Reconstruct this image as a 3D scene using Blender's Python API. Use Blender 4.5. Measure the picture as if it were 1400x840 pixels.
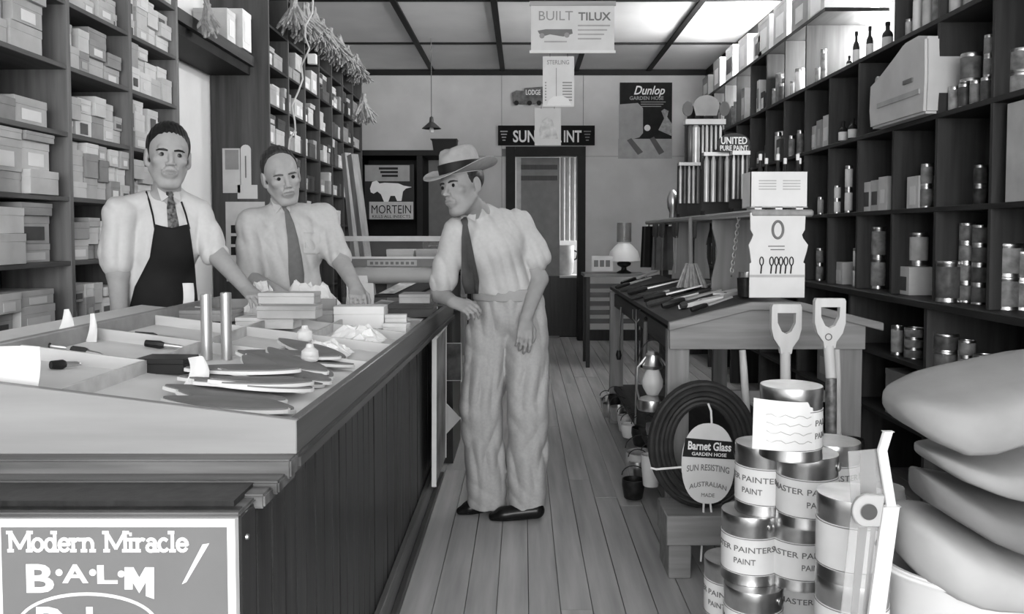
import bpy, bmesh, math, random
import numpy as np
from mathutils import Vector, Matrix
R = math.radians
rnd = random.Random(7)
for _o in list(bpy.data.objects): bpy.data.objects.remove(_o)
SC = bpy.context.scene
COL = SC.collection

# ------------------------------------------------------------------ camera, light, exposure
F, PX, PY, CH, TH = 1150.0, 715.0, 370.0, 1.38, R(2.5)
cam = bpy.data.cameras.new('camera'); camo = bpy.data.objects.new('camera', cam); COL.objects.link(camo)
camo.location = (0, 0, CH); camo.rotation_euler = (R(90) - TH, 0, 0)
cam.sensor_fit = 'HORIZONTAL'; cam.sensor_width = 36; cam.lens = 36 * F / 1400
cam.shift_x = (700 - PX) / 1400; cam.shift_y = (PY - 420) / 1400
cam.clip_start = .05
SC.camera = camo
W = bpy.data.worlds.new('daylight'); SC.world = W; W.use_nodes = True
W.node_tree.nodes['Background'].inputs[0].default_value = (1, 1, 1, 1)
W.node_tree.nodes['Background'].inputs[1].default_value = 1.0
def area(name, loc, rot, sx, sy, e):
    l = bpy.data.lights.new(name, 'AREA'); l.shape = 'RECTANGLE'; l.size = sx; l.size_y = sy; l.energy = e
    o = bpy.data.objects.new(name, l); COL.objects.link(o); o.location = loc; o.rotation_euler = rot
    return o
area('shop_window_daylight', (.25, -3.92, 1.95), (R(90), 0, 0), 3.9, 2.6, 245)      # through the shop front behind the camera
area('high_side_window_daylight', (2.44, 6.02, 2.95), (0, R(102), 0), .85, 1.05, 150)    # the high window over the right shelves
area('added_rear_daylight', (2.44, 7.95, 2.97), (0, R(106), 0), .8, .95, 150)  # added light in an unseen second opening, brightens rear ceiling and back wall
area('back_room_daylight', (1.52, 11.75, 1.55), (0, R(90), 0), 1.0, .6, 32)             # window of the room behind
VS = SC.view_settings
VS.view_transform = 'Standard'; VS.look = 'None'; VS.gamma = 1; VS.use_curve_mapping = False
VS.exposure = .7

# ------------------------------------------------------------------ pixel <-> world helpers (reference frame 1400x840)
cT, sT = math.cos(TH), math.sin(TH)
def ray(x, y):
    a = (x - PX) / F; b = (PY - y) / F
    return Vector((a, b * sT + cT, b * cT - sT))
def P(x, y, Y):
    d = ray(x, y); return Vector((0, 0, CH)) + d * (Y / d.y)
def PZ(x, y, Z):
    d = ray(x, y); return Vector((0, 0, CH)) + d * ((Z - CH) / d.z)
def PXp(x, y, X):
    d = ray(x, y); return Vector((0, 0, CH)) + d * (X / d.x)
def pix(p):
    d = Vector(p) - Vector((0, 0, CH)); zf = d.y * cT - d.z * sT
    return PX + F * d.x / zf, PY - F * (d.y * sT + d.z * cT) / zf
def sc(Y): return Y / F       # metres per pixel at depth Y

# ------------------------------------------------------------------ materials
MATS = {}
def mat(name, g=.5, rough=.6, metal=0., var=.12, scale=9., stretch=(1, 1, 1), bump=0., rv=0., g2=None, detail=4., spec=.22, coat=0.):
    if name in MATS: return MATS[name]
    m = bpy.data.materials.new(name); m.use_nodes = True; nt = m.node_tree; N = nt.nodes; L = nt.links
    b = N['Principled BSDF']; b.inputs['Roughness'].default_value = rough; b.inputs['Metallic'].default_value = metal
    b.inputs['Specular IOR Level'].default_value = spec; b.inputs['Coat Weight'].default_value = coat
    tc = N.new('ShaderNodeTexCoord'); mp = N.new('ShaderNodeMapping'); mp.inputs['Scale'].default_value = stretch
    no = N.new('ShaderNodeTexNoise'); no.inputs['Scale'].default_value = scale; no.inputs['Detail'].default_value = detail
    L.new(tc.outputs['Object'], mp.inputs['Vector']); L.new(mp.outputs['Vector'], no.inputs['Vector'])
    rp = N.new('ShaderNodeMapRange'); rp.inputs['From Min'].default_value = .3; rp.inputs['From Max'].default_value = .7
    lo, hi = (g * (1 - var), g * (1 + var)) if g2 is None else (g, g2)
    rp.inputs['To Min'].default_value = lo; rp.inputs['To Max'].default_value = min(hi, .95)
    L.new(no.outputs['Fac'], rp.inputs['Value'])
    out = rp.outputs['Result']
    if rv:
        oi = N.new('ShaderNodeObjectInfo'); r2 = N.new('ShaderNodeMapRange')
        r2.inputs['To Min'].default_value = 1 - rv; r2.inputs['To Max'].default_value = 1 + rv
        L.new(oi.outputs['Random'], r2.inputs['Value'])
        mu = N.new('ShaderNodeMath'); mu.operation = 'MULTIPLY'; L.new(out, mu.inputs[0]); L.new(r2.outputs['Result'], mu.inputs[1]); out = mu.outputs[0]
        ad = N.new('ShaderNodeVectorMath'); ad.operation = 'ADD'
        cx = N.new('ShaderNodeCombineXYZ'); m3 = N.new('ShaderNodeMath'); m3.operation = 'MULTIPLY'; m3.inputs[1].default_value = 37.
        L.new(oi.outputs['Random'], m3.inputs[0]); L.new(m3.outputs[0], cx.inputs[0]); L.new(m3.outputs[0], cx.inputs[2])
        L.new(tc.outputs['Object'], ad.inputs[0]); L.new(cx.outputs[0], ad.inputs[1]); L.new(ad.outputs[0], mp.inputs['Vector'])
    L.new(out, b.inputs['Base Color'])
    if bump:
        bp = N.new('ShaderNodeBump'); bp.inputs['Strength'].default_value = bump; bp.inputs['Distance'].default_value = .01
        L.new(no.outputs['Fac'], bp.inputs['Height']); L.new(bp.outputs['Normal'], b.inputs['Normal'])
    MATS[name] = m; return m
def glass(name, g=.9, rough=.05, alpha=.25):
    m = mat(name, g, rough, var=.02); b = m.node_tree.nodes['Principled BSDF']; b.inputs['Alpha'].default_value = alpha; return m
GX, GY, GZ = (.6, 9, 9), (9, .6, 9), (9, 9, .6)       # grain along x / y / z
def wood(name, g, axis='x', rough=.55, var=.25, rv=.0, scale=3., bump=.08, **k):
    return mat(name, g, rough, var=var, scale=scale, stretch={'x': GX, 'y': GY, 'z': GZ}[axis], bump=bump, rv=rv, detail=6., **k)

WH = mat('paper_white', .66, .7, var=.04)
CARD = mat('paper_card', .62, .7, var=.08)
INK = mat('ink_black', .012, .6, var=.1)
INKG = mat('ink_grey', .16, .6, var=.1)
PAINTW = mat('print_white', .8, .5, var=.04)
DARKM = mat('dark_iron', .03, .45, .6, var=.3, scale=30)
STEEL = mat('polished_steel', .62, .28, 1., var=.1, scale=14)
TIN = mat('tinplate', .55, .3, 1., var=.15, scale=20)
CARTON = [mat('carton_pale', .60, .75, var=.1, rv=.14, bump=.05), mat('carton_light_grey', .46, .75, var=.12, rv=.14, bump=.05),
          mat('carton_mid_grey', .28, .75, var=.14, rv=.15, bump=.05), mat('carton_dark', .075, .7, var=.2, rv=.2)]
TONE = ['pale', 'light grey', 'mid grey', 'dark']

# ------------------------------------------------------------------ mesh building
ORG = {}
def org(o): return ORG.get(o.name, Vector((0, 0, 0))) if o else Vector((0, 0, 0))
def thing(name, label, cat, loc, group=None):
    o = bpy.data.objects.new(name, None); COL.objects.link(o); o.location = loc; o.empty_display_size = .05
    ORG[o.name] = Vector(loc); tag(o, label, cat, group); return o
def tag(o, label=None, cat=None, group=None, kind=None):
    if label: o['label'] = label
    if cat: o['category'] = cat
    if group: o['group'] = group
    if kind: o['kind'] = kind
    return o
def copy_tree(o, parent=None):
    c = o.copy(); COL.objects.link(c); c.parent = parent
    for ch in o.children: copy_tree(ch, c)
    return c
def finish(me, smooth, ang=38):
    if smooth:
        me.polygons.foreach_set('use_smooth', [True] * len(me.polygons))
        me.set_sharp_from_angle(angle=R(ang))
def link(name, me, m, parent, smooth=False, origin=None, ang=38):
    """mesh is in world coordinates (or in the parent's own frame if the parent is unplaced)"""
    if parent is not None: off = org(parent)
    else:
        if origin is None:
            a = np.empty(len(me.vertices) * 3); me.vertices.foreach_get('co', a); a = a.reshape(-1, 3)
            mn, mx = a.min(0), a.max(0); origin = ((mn[0] + mx[0]) / 2, (mn[1] + mx[1]) / 2, mn[2])
        off = Vector(origin)
    me.transform(Matrix.Translation(-off)); 
    if m is not None:
        for mm in (m if isinstance(m, (list, tuple)) else [m]): me.materials.append(mm)
    finish(me, smooth, ang)
    o = bpy.data.objects.new(name, me); COL.objects.link(o); ORG[o.name] = off
    if parent is not None: o.parent = parent
    else: o.location = off
    return o
class MB:
    def __init__(s): s.v = []; s.f = []; s.mi = []
    def add(s, vs, fs, M=None, mi=0):
        n = len(s.v)
        s.v += [tuple(M @ Vector(v)) if M is not None else tuple(v) for v in vs]
        s.f += [tuple(n + i for i in f) for f in fs]; s.mi += [mi] * len(fs); return s
    def box(s, x0, x1, y0, y1, z0, z1, M=None, mi=0):
        vs = [(x, y, z) for z in (z0, z1) for y in (y0, y1) for x in (x0, x1)]
        return s.add(vs, [(0, 2, 3, 1), (4, 5, 7, 6), (0, 1, 5, 4), (2, 6, 7, 3), (0, 4, 6, 2), (1, 3, 7, 5)], M, mi)
    def prism(s, poly, axis, a0, a1, M=None, mi=0):
        n = len(poly)
        def mk(u, v, a): return {'x': (a, u, v), 'y': (u, a, v), 'z': (u, v, a)}[axis]
        vs = [mk(u, v, a0) for u, v in poly] + [mk(u, v, a1) for u, v in poly]
        fs = [tuple(range(n))[::-1], tuple(range(n, 2 * n))] + [(i, (i + 1) % n, n + (i + 1) % n, n + i) for i in range(n)]
        return s.add(vs, fs, M, mi)
    def lathe(s, prof, n=24, c=(0, 0, 0), M=None, mi=0, sx=1., sy=1.):
        vs, fs = [], []; k = len(prof)
        for r, z in prof:
            for i in range(n):
                a = 2 * math.pi * i / n; vs.append((c[0] + r * sx * math.cos(a), c[1] + r * sy * math.sin(a), c[2] + z))
        for j in range(k - 1):
            for i in range(n): fs.append((j * n + i, j * n + (i + 1) % n, (j + 1) * n + (i + 1) % n, (j + 1) * n + i))
        if prof[0][0] > 1e-6: fs.append(tuple(range(n))[::-1])
        if prof[-1][0] > 1e-6: fs.append(tuple((k - 1) * n + i for i in range(n)))
        return s.add(vs, fs, M, mi)
    def tube(s, pts, r, n=8, M=None, mi=0, closed=False):
        pts = [Vector(p) for p in pts]; m = len(pts); vs, fs = [], []
        rs = r if isinstance(r, (list, tuple)) else [r] * m
        up = None
        for i, p in enumerate(pts):
            if closed: t = pts[(i + 1) % m] - pts[i - 1]
            else: t = pts[min(i + 1, m - 1)] - pts[max(i - 1, 0)]
            t = t.normalized() if t.length > 1e-9 else Vector((0, 0, 1))
            if up is None: up = Vector((0, 0, 1)) if abs(t.z) < .9 else Vector((1, 0, 0))
            a = t.cross(up)
            if a.length < 1e-6: a = t.cross(Vector((1, 0, 0)))
            a.normalize(); b = a.cross(t).normalized(); up = b
            for k in range(n):
                q = 2 * math.pi * k / n; vs.append(p + (a * math.cos(q) + b * math.sin(q)) * rs[i])
        for i in range(m if closed else m - 1):
            j = (i + 1) % m
            for k in range(n): fs.append((i * n + k, j * n + k, j * n + (k + 1) % n, i * n + (k + 1) % n))
        if not closed: fs += [tuple(range(n)), tuple((m - 1) * n + k for k in range(n))[::-1]]
        return s.add(vs, fs, M, mi)
    def grid(s, pts2d, th=None, M=None, mi=0):
        """pts2d: rows of points; open sheet, thickened along z-ish normal if th (Vector offset)"""
        r, c = len(pts2d), len(pts2d[0]); vs = [Vector(p) for row in pts2d for p in row]
        fs = [(i * c + j, i * c + j + 1, (i + 1) * c + j + 1, (i + 1) * c + j) for i in range(r - 1) for j in range(c - 1)]
        if th is not None:
            n = r * c; th = Vector(th); vs2 = vs + [v + th for v in vs]
            fs2 = fs + [tuple(n + k for k in f[::-1]) for f in fs]
            rim = [j for j in range(c)] + [i * c + c - 1 for i in range(1, r)] + [(r - 1) * c + j for j in range(c - 2, -1, -1)] + [i * c for i in range(r - 2, 0, -1)]
            fs2 += [(rim[k], rim[k - 1], n + rim[k - 1], n + rim[k]) for k in range(len(rim))]
            vs, fs = vs2, fs2
        return s.add(vs, fs, M, mi)
    def mesh(s, name, bevel=0, seg=1, fix=True):
        me = bpy.data.meshes.new(name); me.from_pydata(s.v, [], s.f)
        if any(s.mi): me.polygons.foreach_set('material_index', s.mi)
        if fix or bevel:
            bm = bmesh.new(); bm.from_mesh(me)
            if bevel:
                ed = [e for e in bm.edges if len(e.link_faces) == 2 and e.calc_face_angle(0) > .5]
                bmesh.ops.bevel(bm, geom=ed, offset=bevel, segments=seg, affect='EDGES', clamp_overlap=True)
            bmesh.ops.recalc_face_normals(bm, faces=bm.faces); bm.to_mesh(me); bm.free()
        me.update(); return me
    def build(s, name, m, parent=None, smooth=False, bevel=0, seg=1, origin=None, ang=38):
        return link(name, s.mesh(name, bevel, seg), m, parent, smooth or bevel > 0, origin, ang)
def bx(name, x0, x1, y0, y1, z0, z1, m, parent=None, bevel=0, **k):
    return MB().box(x0, x1, y0, y1, z0, z1).build(name, m, parent, bevel=bevel, **k)
def rot(axis, deg, c=(0, 0, 0)):
    c = Vector(c); return Matrix.Translation(c) @ Matrix.Rotation(R(deg), 4, axis) @ Matrix.Translation(-c)
def frame(o, xdir, updir):
    """matrix whose local x,y axes run along xdir, updir at origin o"""
    x = Vector(xdir).normalized(); y = Vector(updir); y = (y - x * y.dot(x)).normalized(); z = x.cross(y)
    return Matrix(((x.x, y.x, z.x, o[0]), (x.y, y.y, z.y, o[1]), (x.z, y.z, z.z, o[2]), (0, 0, 0, 1)))
# ------------------------------------------------------------------ lettering
def text_raw(s, h, bold=0., width=None, shear=0., ext=.0006):
    """letter mesh data centred on the origin in the xy-plane, h = cap height"""
    cu = bpy.data.curves.new('lettering', 'FONT'); cu.body = s; cu.size = h / .73; cu.offset = bold * h; cu.shear = shear
    cu.align_x = 'CENTER'; cu.extrude = ext; cu.resolution_u = 3
    o = bpy.data.objects.new('lettering', cu)
    me = bpy.data.meshes.new_from_object(o)
    bpy.data.objects.remove(o); bpy.data.curves.remove(cu)
    n = len(me.vertices); a = np.empty(n * 3, np.float32); me.vertices.foreach_get('co', a); a = a.reshape(-1, 3)
    if n:
        mn, mx = a.min(0), a.max(0); a[:, 0] -= (mn[0] + mx[0]) / 2; a[:, 1] -= h / 2
        if width: a[:, 0] *= width / max(1e-6, mx[0] - mn[0])
        me.vertices.foreach_set('co', a.ravel())
    return me
def text(s, h, m, parent, M, bold=.02, width=None, shear=0., name='lettering', bend=None, ext=.0006, warp=None):
    me = text_raw(s, h, bold, width, shear, ext)
    if warp:
        for v in me.vertices: v.co = warp(v.co)
    if bend:      # wrap around a can of radius bend, local frame: x across, y up, z out of the can's axis
        for v in me.vertices:
            t = v.co.x / bend; r = bend + v.co.z; v.co = Vector((r * math.sin(t), v.co.y, r * math.cos(t)))
    me.transform(M); return link(name, me, m, parent)
ORD = ['zeroth', 'first', 'second', 'third', 'fourth', 'fifth', 'sixth', 'seventh', 'eighth', 'ninth', 'tenth', 'eleventh', 'twelfth', 'thirteenth', 'fourteenth', 'fifteenth', 'sixteenth']
# ------------------------------------------------------------------ the room
D, CEI = 10.85, 3.47
XL, XR, YF = -2.22, 2.40, -4.0
FLOORM = wood('floor_board_wood', .38, 'y', .5, var=.2, rv=.09, scale=2.2, bump=.1)
fl = bx('floor', XL, XR, YF, 13, -.06, -.022, mat('floor_underlay', .01, .9)); tag(fl, kind='structure')
pw = .118; nx = int((XR - XL) / pw) + 1
for i in range(nx):
    x0 = XL + i * pw; x1 = min(x0 + pw - .0025, XR)
    y = YF - rnd.uniform(0, 2)
    while y < 11.2:
        ln = rnd.uniform(2.6, 4.2); a, b_ = max(y, YF), min(y + ln - .003, 11.2)
        if b_ > a + .05:
            h = rnd.uniform(-.0025, 0)
            bx('floor_board', x0, x1, a, b_, -.022, h, FLOORM, fl, bevel=.0015)
        y += ln
CEILM = mat('ceiling_sheet', .74, .8, var=.06, scale=2, rv=.04)
BATT = mat('black_batten', .012, .6, var=.2)
ce = bx('ceiling', XL - .1, XR + .1, YF, 13, CEI + .02, CEI + .08, mat('ceiling_base', .3, .8)); tag(ce, kind='structure')
bxs = [XL, -1.16, -.26, .68, 1.60, XR]
bys = [YF, -2.5, -.8, .9, 2.6, 4.2, 5.8, 7.6, 9.30, D]
for i in range(5):
    for j in range(9):
        bx('ceiling_panel', bxs[i] + .002, bxs[i + 1] - .002, bys[j] + .002, bys[j + 1] - .002, CEI, CEI + .018, CEILM, ce)
for x in bxs[1:-1]: bx('batten', x - .03, x + .03, YF, D, CEI - .022, CEI, BATT, ce, bevel=.003)
for y in bys[1:-1]: bx('batten', XL, XR, y - .02, y + .02, CEI - .018, CEI - .001, BATT, ce, bevel=.003)
for x0, x1 in ((XL, XL + .07), (XR - .07, XR)): bx('cornice_batten', x0, x1, YF, D, CEI - .09, CEI, BATT, ce)
bx('cornice_batten', XL, XR, D - .05, D, CEI - .07, CEI, BATT, ce)

WALLM = mat('grey_wall_sheet', .5, .75, var=.08, scale=3, bump=.03)
WALLW = mat('white_plaster', .66, .7, var=.05, scale=4, bump=.04)
wl = bx('wall_left', XL - .12, XL, YF, D, 0, CEI, WALLW); tag(wl, kind='structure')
# right wall around the high window
wy0, wy1, wz0, wz1 = 5.42, 6.62, 2.47, 3.40
vy0, vy1 = 7.45, 8.45  # second opening, hidden by goods, added for the rear light
m = MB().box(XR, XR + .12, YF, wy0, 0, CEI).box(XR, XR + .12, wy1, vy0, 0, CEI).box(XR, XR + .12, vy1, D, 0, CEI)
for a, b_ in ((wy0, wy1), (vy0, vy1)): m.box(XR, XR + .12, a, b_, 0, wz0).box(XR, XR + .12, a, b_, wz1, CEI)
wr = m.build('wall_right', mat('right_wall_plaster', .45, .75, var=.08, scale=4)); tag(wr, kind='structure')
for k, (w0, w1) in enumerate(((wy0, wy1), (vy0, vy1))):  # the farther window is an added one, kept for its light
    wn = thing(f'window_{k + 1}', None, None, (XR, (w0 + w1) / 2, wz0)); tag(wn, kind='structure')
    m = MB()
    for a, b_, c, d in ((w0, w1, wz0, wz0 + .04), (w0, w1, wz1 - .04, wz1), (w0, w0 + .04, wz0, wz1), (w1 - .04, w1, wz0, wz1), (w0, w1, 2.93, 2.96)):
        m.box(XR + .03, XR + .08, a, b_, c, d)
    m.build('window_frame', mat('frame_white', .7, .5), wn)
# shop front behind the camera
m = MB().box(XL, XR, YF - .1, YF, 0, .5).box(XL, XR, YF - .1, YF, 3.28, CEI).box(XL, -1.75, YF - .1, YF, .5, 3.28).box(2.25, XR, YF - .1, YF, .5, 3.28)
wf = m.build('wall_front', mat('front_wall', .3, .7)); tag(wf, kind='structure')
# back wall with a doorway
dl = P(697, 300, D).x; dr = P(797, 300, D).x; dt = P(750, 204, D).z
m = MB().box(XL, dl, D, D + .12, 0, CEI).box(dr, XR, D, D + .12, 0, CEI).box(dl, dr, D, D + .12, dt, CEI)
wb = m.build('wall_back', mat('wall_frame', .2, .8)); tag(wb, kind='structure')
jx = P(686, 200, D).x; jz = P(850, 214, D).z
for x0, x1, z0, z1 in ((XL, jx, jz, CEI), (jx, dl, 0, jz), (XL, jx, 0, jz), (jx, dr, jz if jz > dt else dt, CEI), (dr, XR, 0, jz), (dr, XR, jz, CEI)):
    bx('wall_sheet', x0 + .003, x1 - .003, D - .012, D, z0 + .003, z1 - .003, WALLM, wb)
d1 = thing('door_1', None, None, ((dl + dr) / 2, D, 0)); tag(d1, kind='structure')
DKW = wood('dark_varnished_wood', .03, 'z', .4, var=.3)
m = MB().box(dl - .05, dl + .07, D - .04, D + .13, 0, dt + .03).box(dr - .07, dr + .03, D - .04, D + .13, 0, dt + .03).box(dl + .071, dr - .071, D - .039, D + .13, dt - .09, dt + .03)
m.build('door_frame', BATT, d1)
# door leaf standing half open and the room beyond
m = MB(); lx0, lx1 = P(706, 300, D + .1).x, P(765, 300, D + .1).x
m.box(lx0, lx1, D + .09, D + .125, .02, dt - .1); 
lf = m.build('door_leaf', mat('door_leaf_grey', .2, .6, var=.1), d1)
for zz in (P(735, 228, D).z, P(735, 243, D).z): bx('door_rail', lx0 + .04, lx1 - .03, D + .08, D + .09, zz - .03, zz + .03, DKW, lf)
bx('door_stile', lx0, lx0 + .06, D + .07, D + .09, .02, dt - .1, mat('door_stile_pale', .45, .6), lf)
bx('door_kick_panel', lx0 + .05, lx1, D + .07, D + .09, .05, P(735, 378, D).z, DKW, lf)
m = MB().box(-.6, 2.0, 12.9, 13, 0, CEI).box(-.7, -.6, D + .12, 13, 0, CEI).box(1.95, 2.05, D + .12, 13, 0, CEI)
br = m.build('wall_back_room', mat('back_room_wall', .5, .8, var=.1)); tag(br, kind='structure')
bx('baseboard_back', dr + .03, XR, D - .03, D - .012, 0, .14, DKW); tag(bpy.data.objects['baseboard_back'], kind='structure')

# ------------------------------------------------------------------ shelving carcasses
XS = 1.95                                     # face of the right shelves
RZ = [2.843, 2.394, 1.947, 1.508, 1.06]        # boards top S_top, S1, S2, S3, ledge S4
RY0, RP = 3.53, .468                           # first visible upright and bay pitch
RUP = [RY0 + RP * (i - 1) for i in range(16)]  # uprights; index 1 is the one at x=1357
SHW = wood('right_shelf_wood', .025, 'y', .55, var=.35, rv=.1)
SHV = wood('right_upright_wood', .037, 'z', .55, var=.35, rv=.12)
rs = thing('wall_shelving', 'tall dark pigeonhole shelving along the right wall, loaded with tins and bottles', 'shelving', (XS, 3.0, 0))
ye = RUP[-1]; ys = RUP[0]
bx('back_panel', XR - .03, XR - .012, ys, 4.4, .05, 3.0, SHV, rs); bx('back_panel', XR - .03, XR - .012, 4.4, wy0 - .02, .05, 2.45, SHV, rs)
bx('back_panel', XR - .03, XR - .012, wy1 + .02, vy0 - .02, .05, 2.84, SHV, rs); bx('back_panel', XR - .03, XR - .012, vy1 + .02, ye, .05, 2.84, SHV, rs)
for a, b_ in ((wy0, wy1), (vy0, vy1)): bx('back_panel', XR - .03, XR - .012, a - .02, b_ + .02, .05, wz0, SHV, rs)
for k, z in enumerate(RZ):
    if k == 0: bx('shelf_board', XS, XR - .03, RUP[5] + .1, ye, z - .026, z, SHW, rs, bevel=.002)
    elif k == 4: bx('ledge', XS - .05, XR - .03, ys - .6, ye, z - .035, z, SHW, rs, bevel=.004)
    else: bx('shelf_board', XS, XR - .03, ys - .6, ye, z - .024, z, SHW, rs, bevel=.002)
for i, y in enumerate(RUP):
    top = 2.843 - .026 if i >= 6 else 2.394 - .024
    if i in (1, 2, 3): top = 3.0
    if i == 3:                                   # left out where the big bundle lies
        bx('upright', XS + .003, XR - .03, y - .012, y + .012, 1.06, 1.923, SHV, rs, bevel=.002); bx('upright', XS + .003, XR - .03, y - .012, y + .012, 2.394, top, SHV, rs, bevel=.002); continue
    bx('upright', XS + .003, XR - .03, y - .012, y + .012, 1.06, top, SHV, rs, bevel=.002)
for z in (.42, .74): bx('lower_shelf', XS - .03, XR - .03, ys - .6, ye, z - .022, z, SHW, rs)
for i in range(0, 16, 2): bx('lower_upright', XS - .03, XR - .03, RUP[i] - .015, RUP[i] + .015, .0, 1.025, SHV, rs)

XA = -1.90                                    # face of the near left shelves
LZ = [2.62, 2.353, 2.085, 1.805, 1.535, 1.266, 1.0]
LUP = [2.45, 3.0, 3.555, 4.115, 4.675]
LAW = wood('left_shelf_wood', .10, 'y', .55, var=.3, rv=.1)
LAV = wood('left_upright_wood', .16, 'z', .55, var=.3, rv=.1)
la = thing('wall_shelving', 'near left wall shelving crammed with pale cartons behind the two shopmen', 'shelving', (XA, 3.5, 0))
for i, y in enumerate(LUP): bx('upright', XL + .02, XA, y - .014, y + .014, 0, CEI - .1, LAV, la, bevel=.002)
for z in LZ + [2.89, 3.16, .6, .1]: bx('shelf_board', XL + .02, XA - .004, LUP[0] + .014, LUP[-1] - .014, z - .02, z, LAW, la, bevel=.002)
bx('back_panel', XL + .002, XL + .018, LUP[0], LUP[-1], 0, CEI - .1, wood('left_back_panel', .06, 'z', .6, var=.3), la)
# header box bridging to the far shelves
YB, XB = 6.03, -1.8
hd = bx('shelf_bridge', XL + .01, XA, LUP[-1] + .016, YB - .02, 2.56, 2.63, wood('bridge_wood', .06, 'y', .5), None)
tag(hd, 'dark board bridging the gap above the white wall between the left shelvings', 'shelf board')
bx('soffit_board', XL + .01, XA - .03, LUP[-1] + .02, YB - .03, 2.50, 2.56, BATT, hd)
LBP = .49; BUP = [YB + LBP * i for i in range(8)]
BZ = [2.59, 2.31, 2.03, 1.75, 1.47, 1.19, .91, .5]
lb = thing('wall_shelving', 'far left wall shelving of narrow dark bays with a wide end panel', 'shelving', (XB, 7.7, 0))
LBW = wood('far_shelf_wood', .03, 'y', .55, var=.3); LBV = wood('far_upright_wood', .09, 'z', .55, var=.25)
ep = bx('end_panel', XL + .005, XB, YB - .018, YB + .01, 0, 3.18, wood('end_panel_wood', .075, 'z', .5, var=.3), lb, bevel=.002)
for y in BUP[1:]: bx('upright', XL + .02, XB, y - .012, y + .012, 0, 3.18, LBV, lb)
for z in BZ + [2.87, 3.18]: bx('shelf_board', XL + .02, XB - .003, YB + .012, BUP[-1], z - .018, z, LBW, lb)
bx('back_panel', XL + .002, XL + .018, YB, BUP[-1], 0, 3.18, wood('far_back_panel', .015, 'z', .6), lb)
# ------------------------------------------------------------------ goods on the left shelves
LABM = mat('carton_label', .7, .6, var=.06); LABD = mat('carton_label_dark', .1, .6, var=.2)
def carton(name, x0, x1, y0, y1, z0, z1, tone, face, lab=True, lid=True, slant=0.):
    """shoe-box style carton: body, proud lid band; face = +1 front looks to +x, -1 to -x, 0 to -y"""
    m = MB(); lh = min(.03, (z1 - z0) * .35)
    if lid: m.box(x0 + .0015, x1 - .0015, y0 + .0015, y1 - .0015, z0, z1 - lh).box(x0, x1, y0, y1, z1 - lh - .001, z1)
    else: m.box(x0, x1, y0, y1, z0, z1)
    o = m.build(name, CARTON[tone], None, bevel=.0012)
    if lab and (z1 - z0) > .05:
        cy, w, h = (y0 + y1) / 2, (y1 - y0) * rnd.uniform(.45, .7), (z1 - z0 - lh) * rnd.uniform(.45, .7)
        cz = z0 + (z1 - z0 - lh) / 2; mm = rnd.choice([LABM, LABM, LABD]) if tone < 2 else rnd.choice([LABM, CARTON[1]])
        if face:
            xf = x1 if face > 0 else x0; d = .0012 * face
            MB().box(min(xf, xf + d), max(xf, xf + d), cy - w / 2, cy + w / 2, cz - h / 2, cz + h / 2).build('end_label', mm, o)
        else:
            cx, w = (x0 + x1) / 2, (x1 - x0) * .6
            MB().box(cx - w / 2, cx + w / 2, y0 - .0012, y0, cz - h / 2, cz + h / 2).build('end_label', mm, o)
    return o
def fill_cell(y0, y1, z, zmax, xface, spec, where, wr=(.07, .15), hr=(.05, .1), lab=.5, dep=(.16, .26), over=0., tones=(0, 0, 0, 1, 1), fill=1., grp=None):
    """columns of cartons in one pigeonhole of a left-hand shelving; spec = list of fill heights along the cell"""
    y = y0 + .006; col = 0; n = len(spec)
    while y < y0 + (y1 - y0) * fill - .05:
        w = min(rnd.uniform(*wr), y1 - .004 - y)
        if w < .035: break
        hmax = spec[min(n - 1, int((y - y0) / (y1 - y0) * n))] * (zmax - z)
        col += 1; zz = z + .0005; lay = 0
        if hmax > .02:
            while zz - z < hmax - .02 and lay < 6:
                h = min(rnd.uniform(*hr), hmax - (zz - z) + .012)
                if zz + h > zmax - .005: h = zmax - .006 - zz
                if h < .022: break
                lay += 1; d = rnd.uniform(*dep); xf = xface - rnd.uniform(.004, .05) + over * rnd.random()
                t = rnd.choice(tones); ww = w * (1 if lay == 1 else rnd.uniform(.88, 1))
                o = carton('carton', max(XL + .025, xf - d), xf, y + (w - ww) * rnd.random(), y + (w - ww) * .5 + ww - .003, zz, zz + h - .0006, t, 1, rnd.random() < lab)
                L = ['bottom', 'second', 'third', 'fourth', 'fifth', 'top'][lay - 1]
                tag(o, f'{TONE[t]} carton {ORD[col]} along, {L} layer, {where}', 'carton', grp)
                zz += h
        y += w
G1 = 'cartons on the near left shelves'
rows = ['top', 'second', 'third', 'fourth', 'fifth', 'sixth', 'seventh']
tops = [2.87] + [z - .02 for z in LZ[:-1]]
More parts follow.
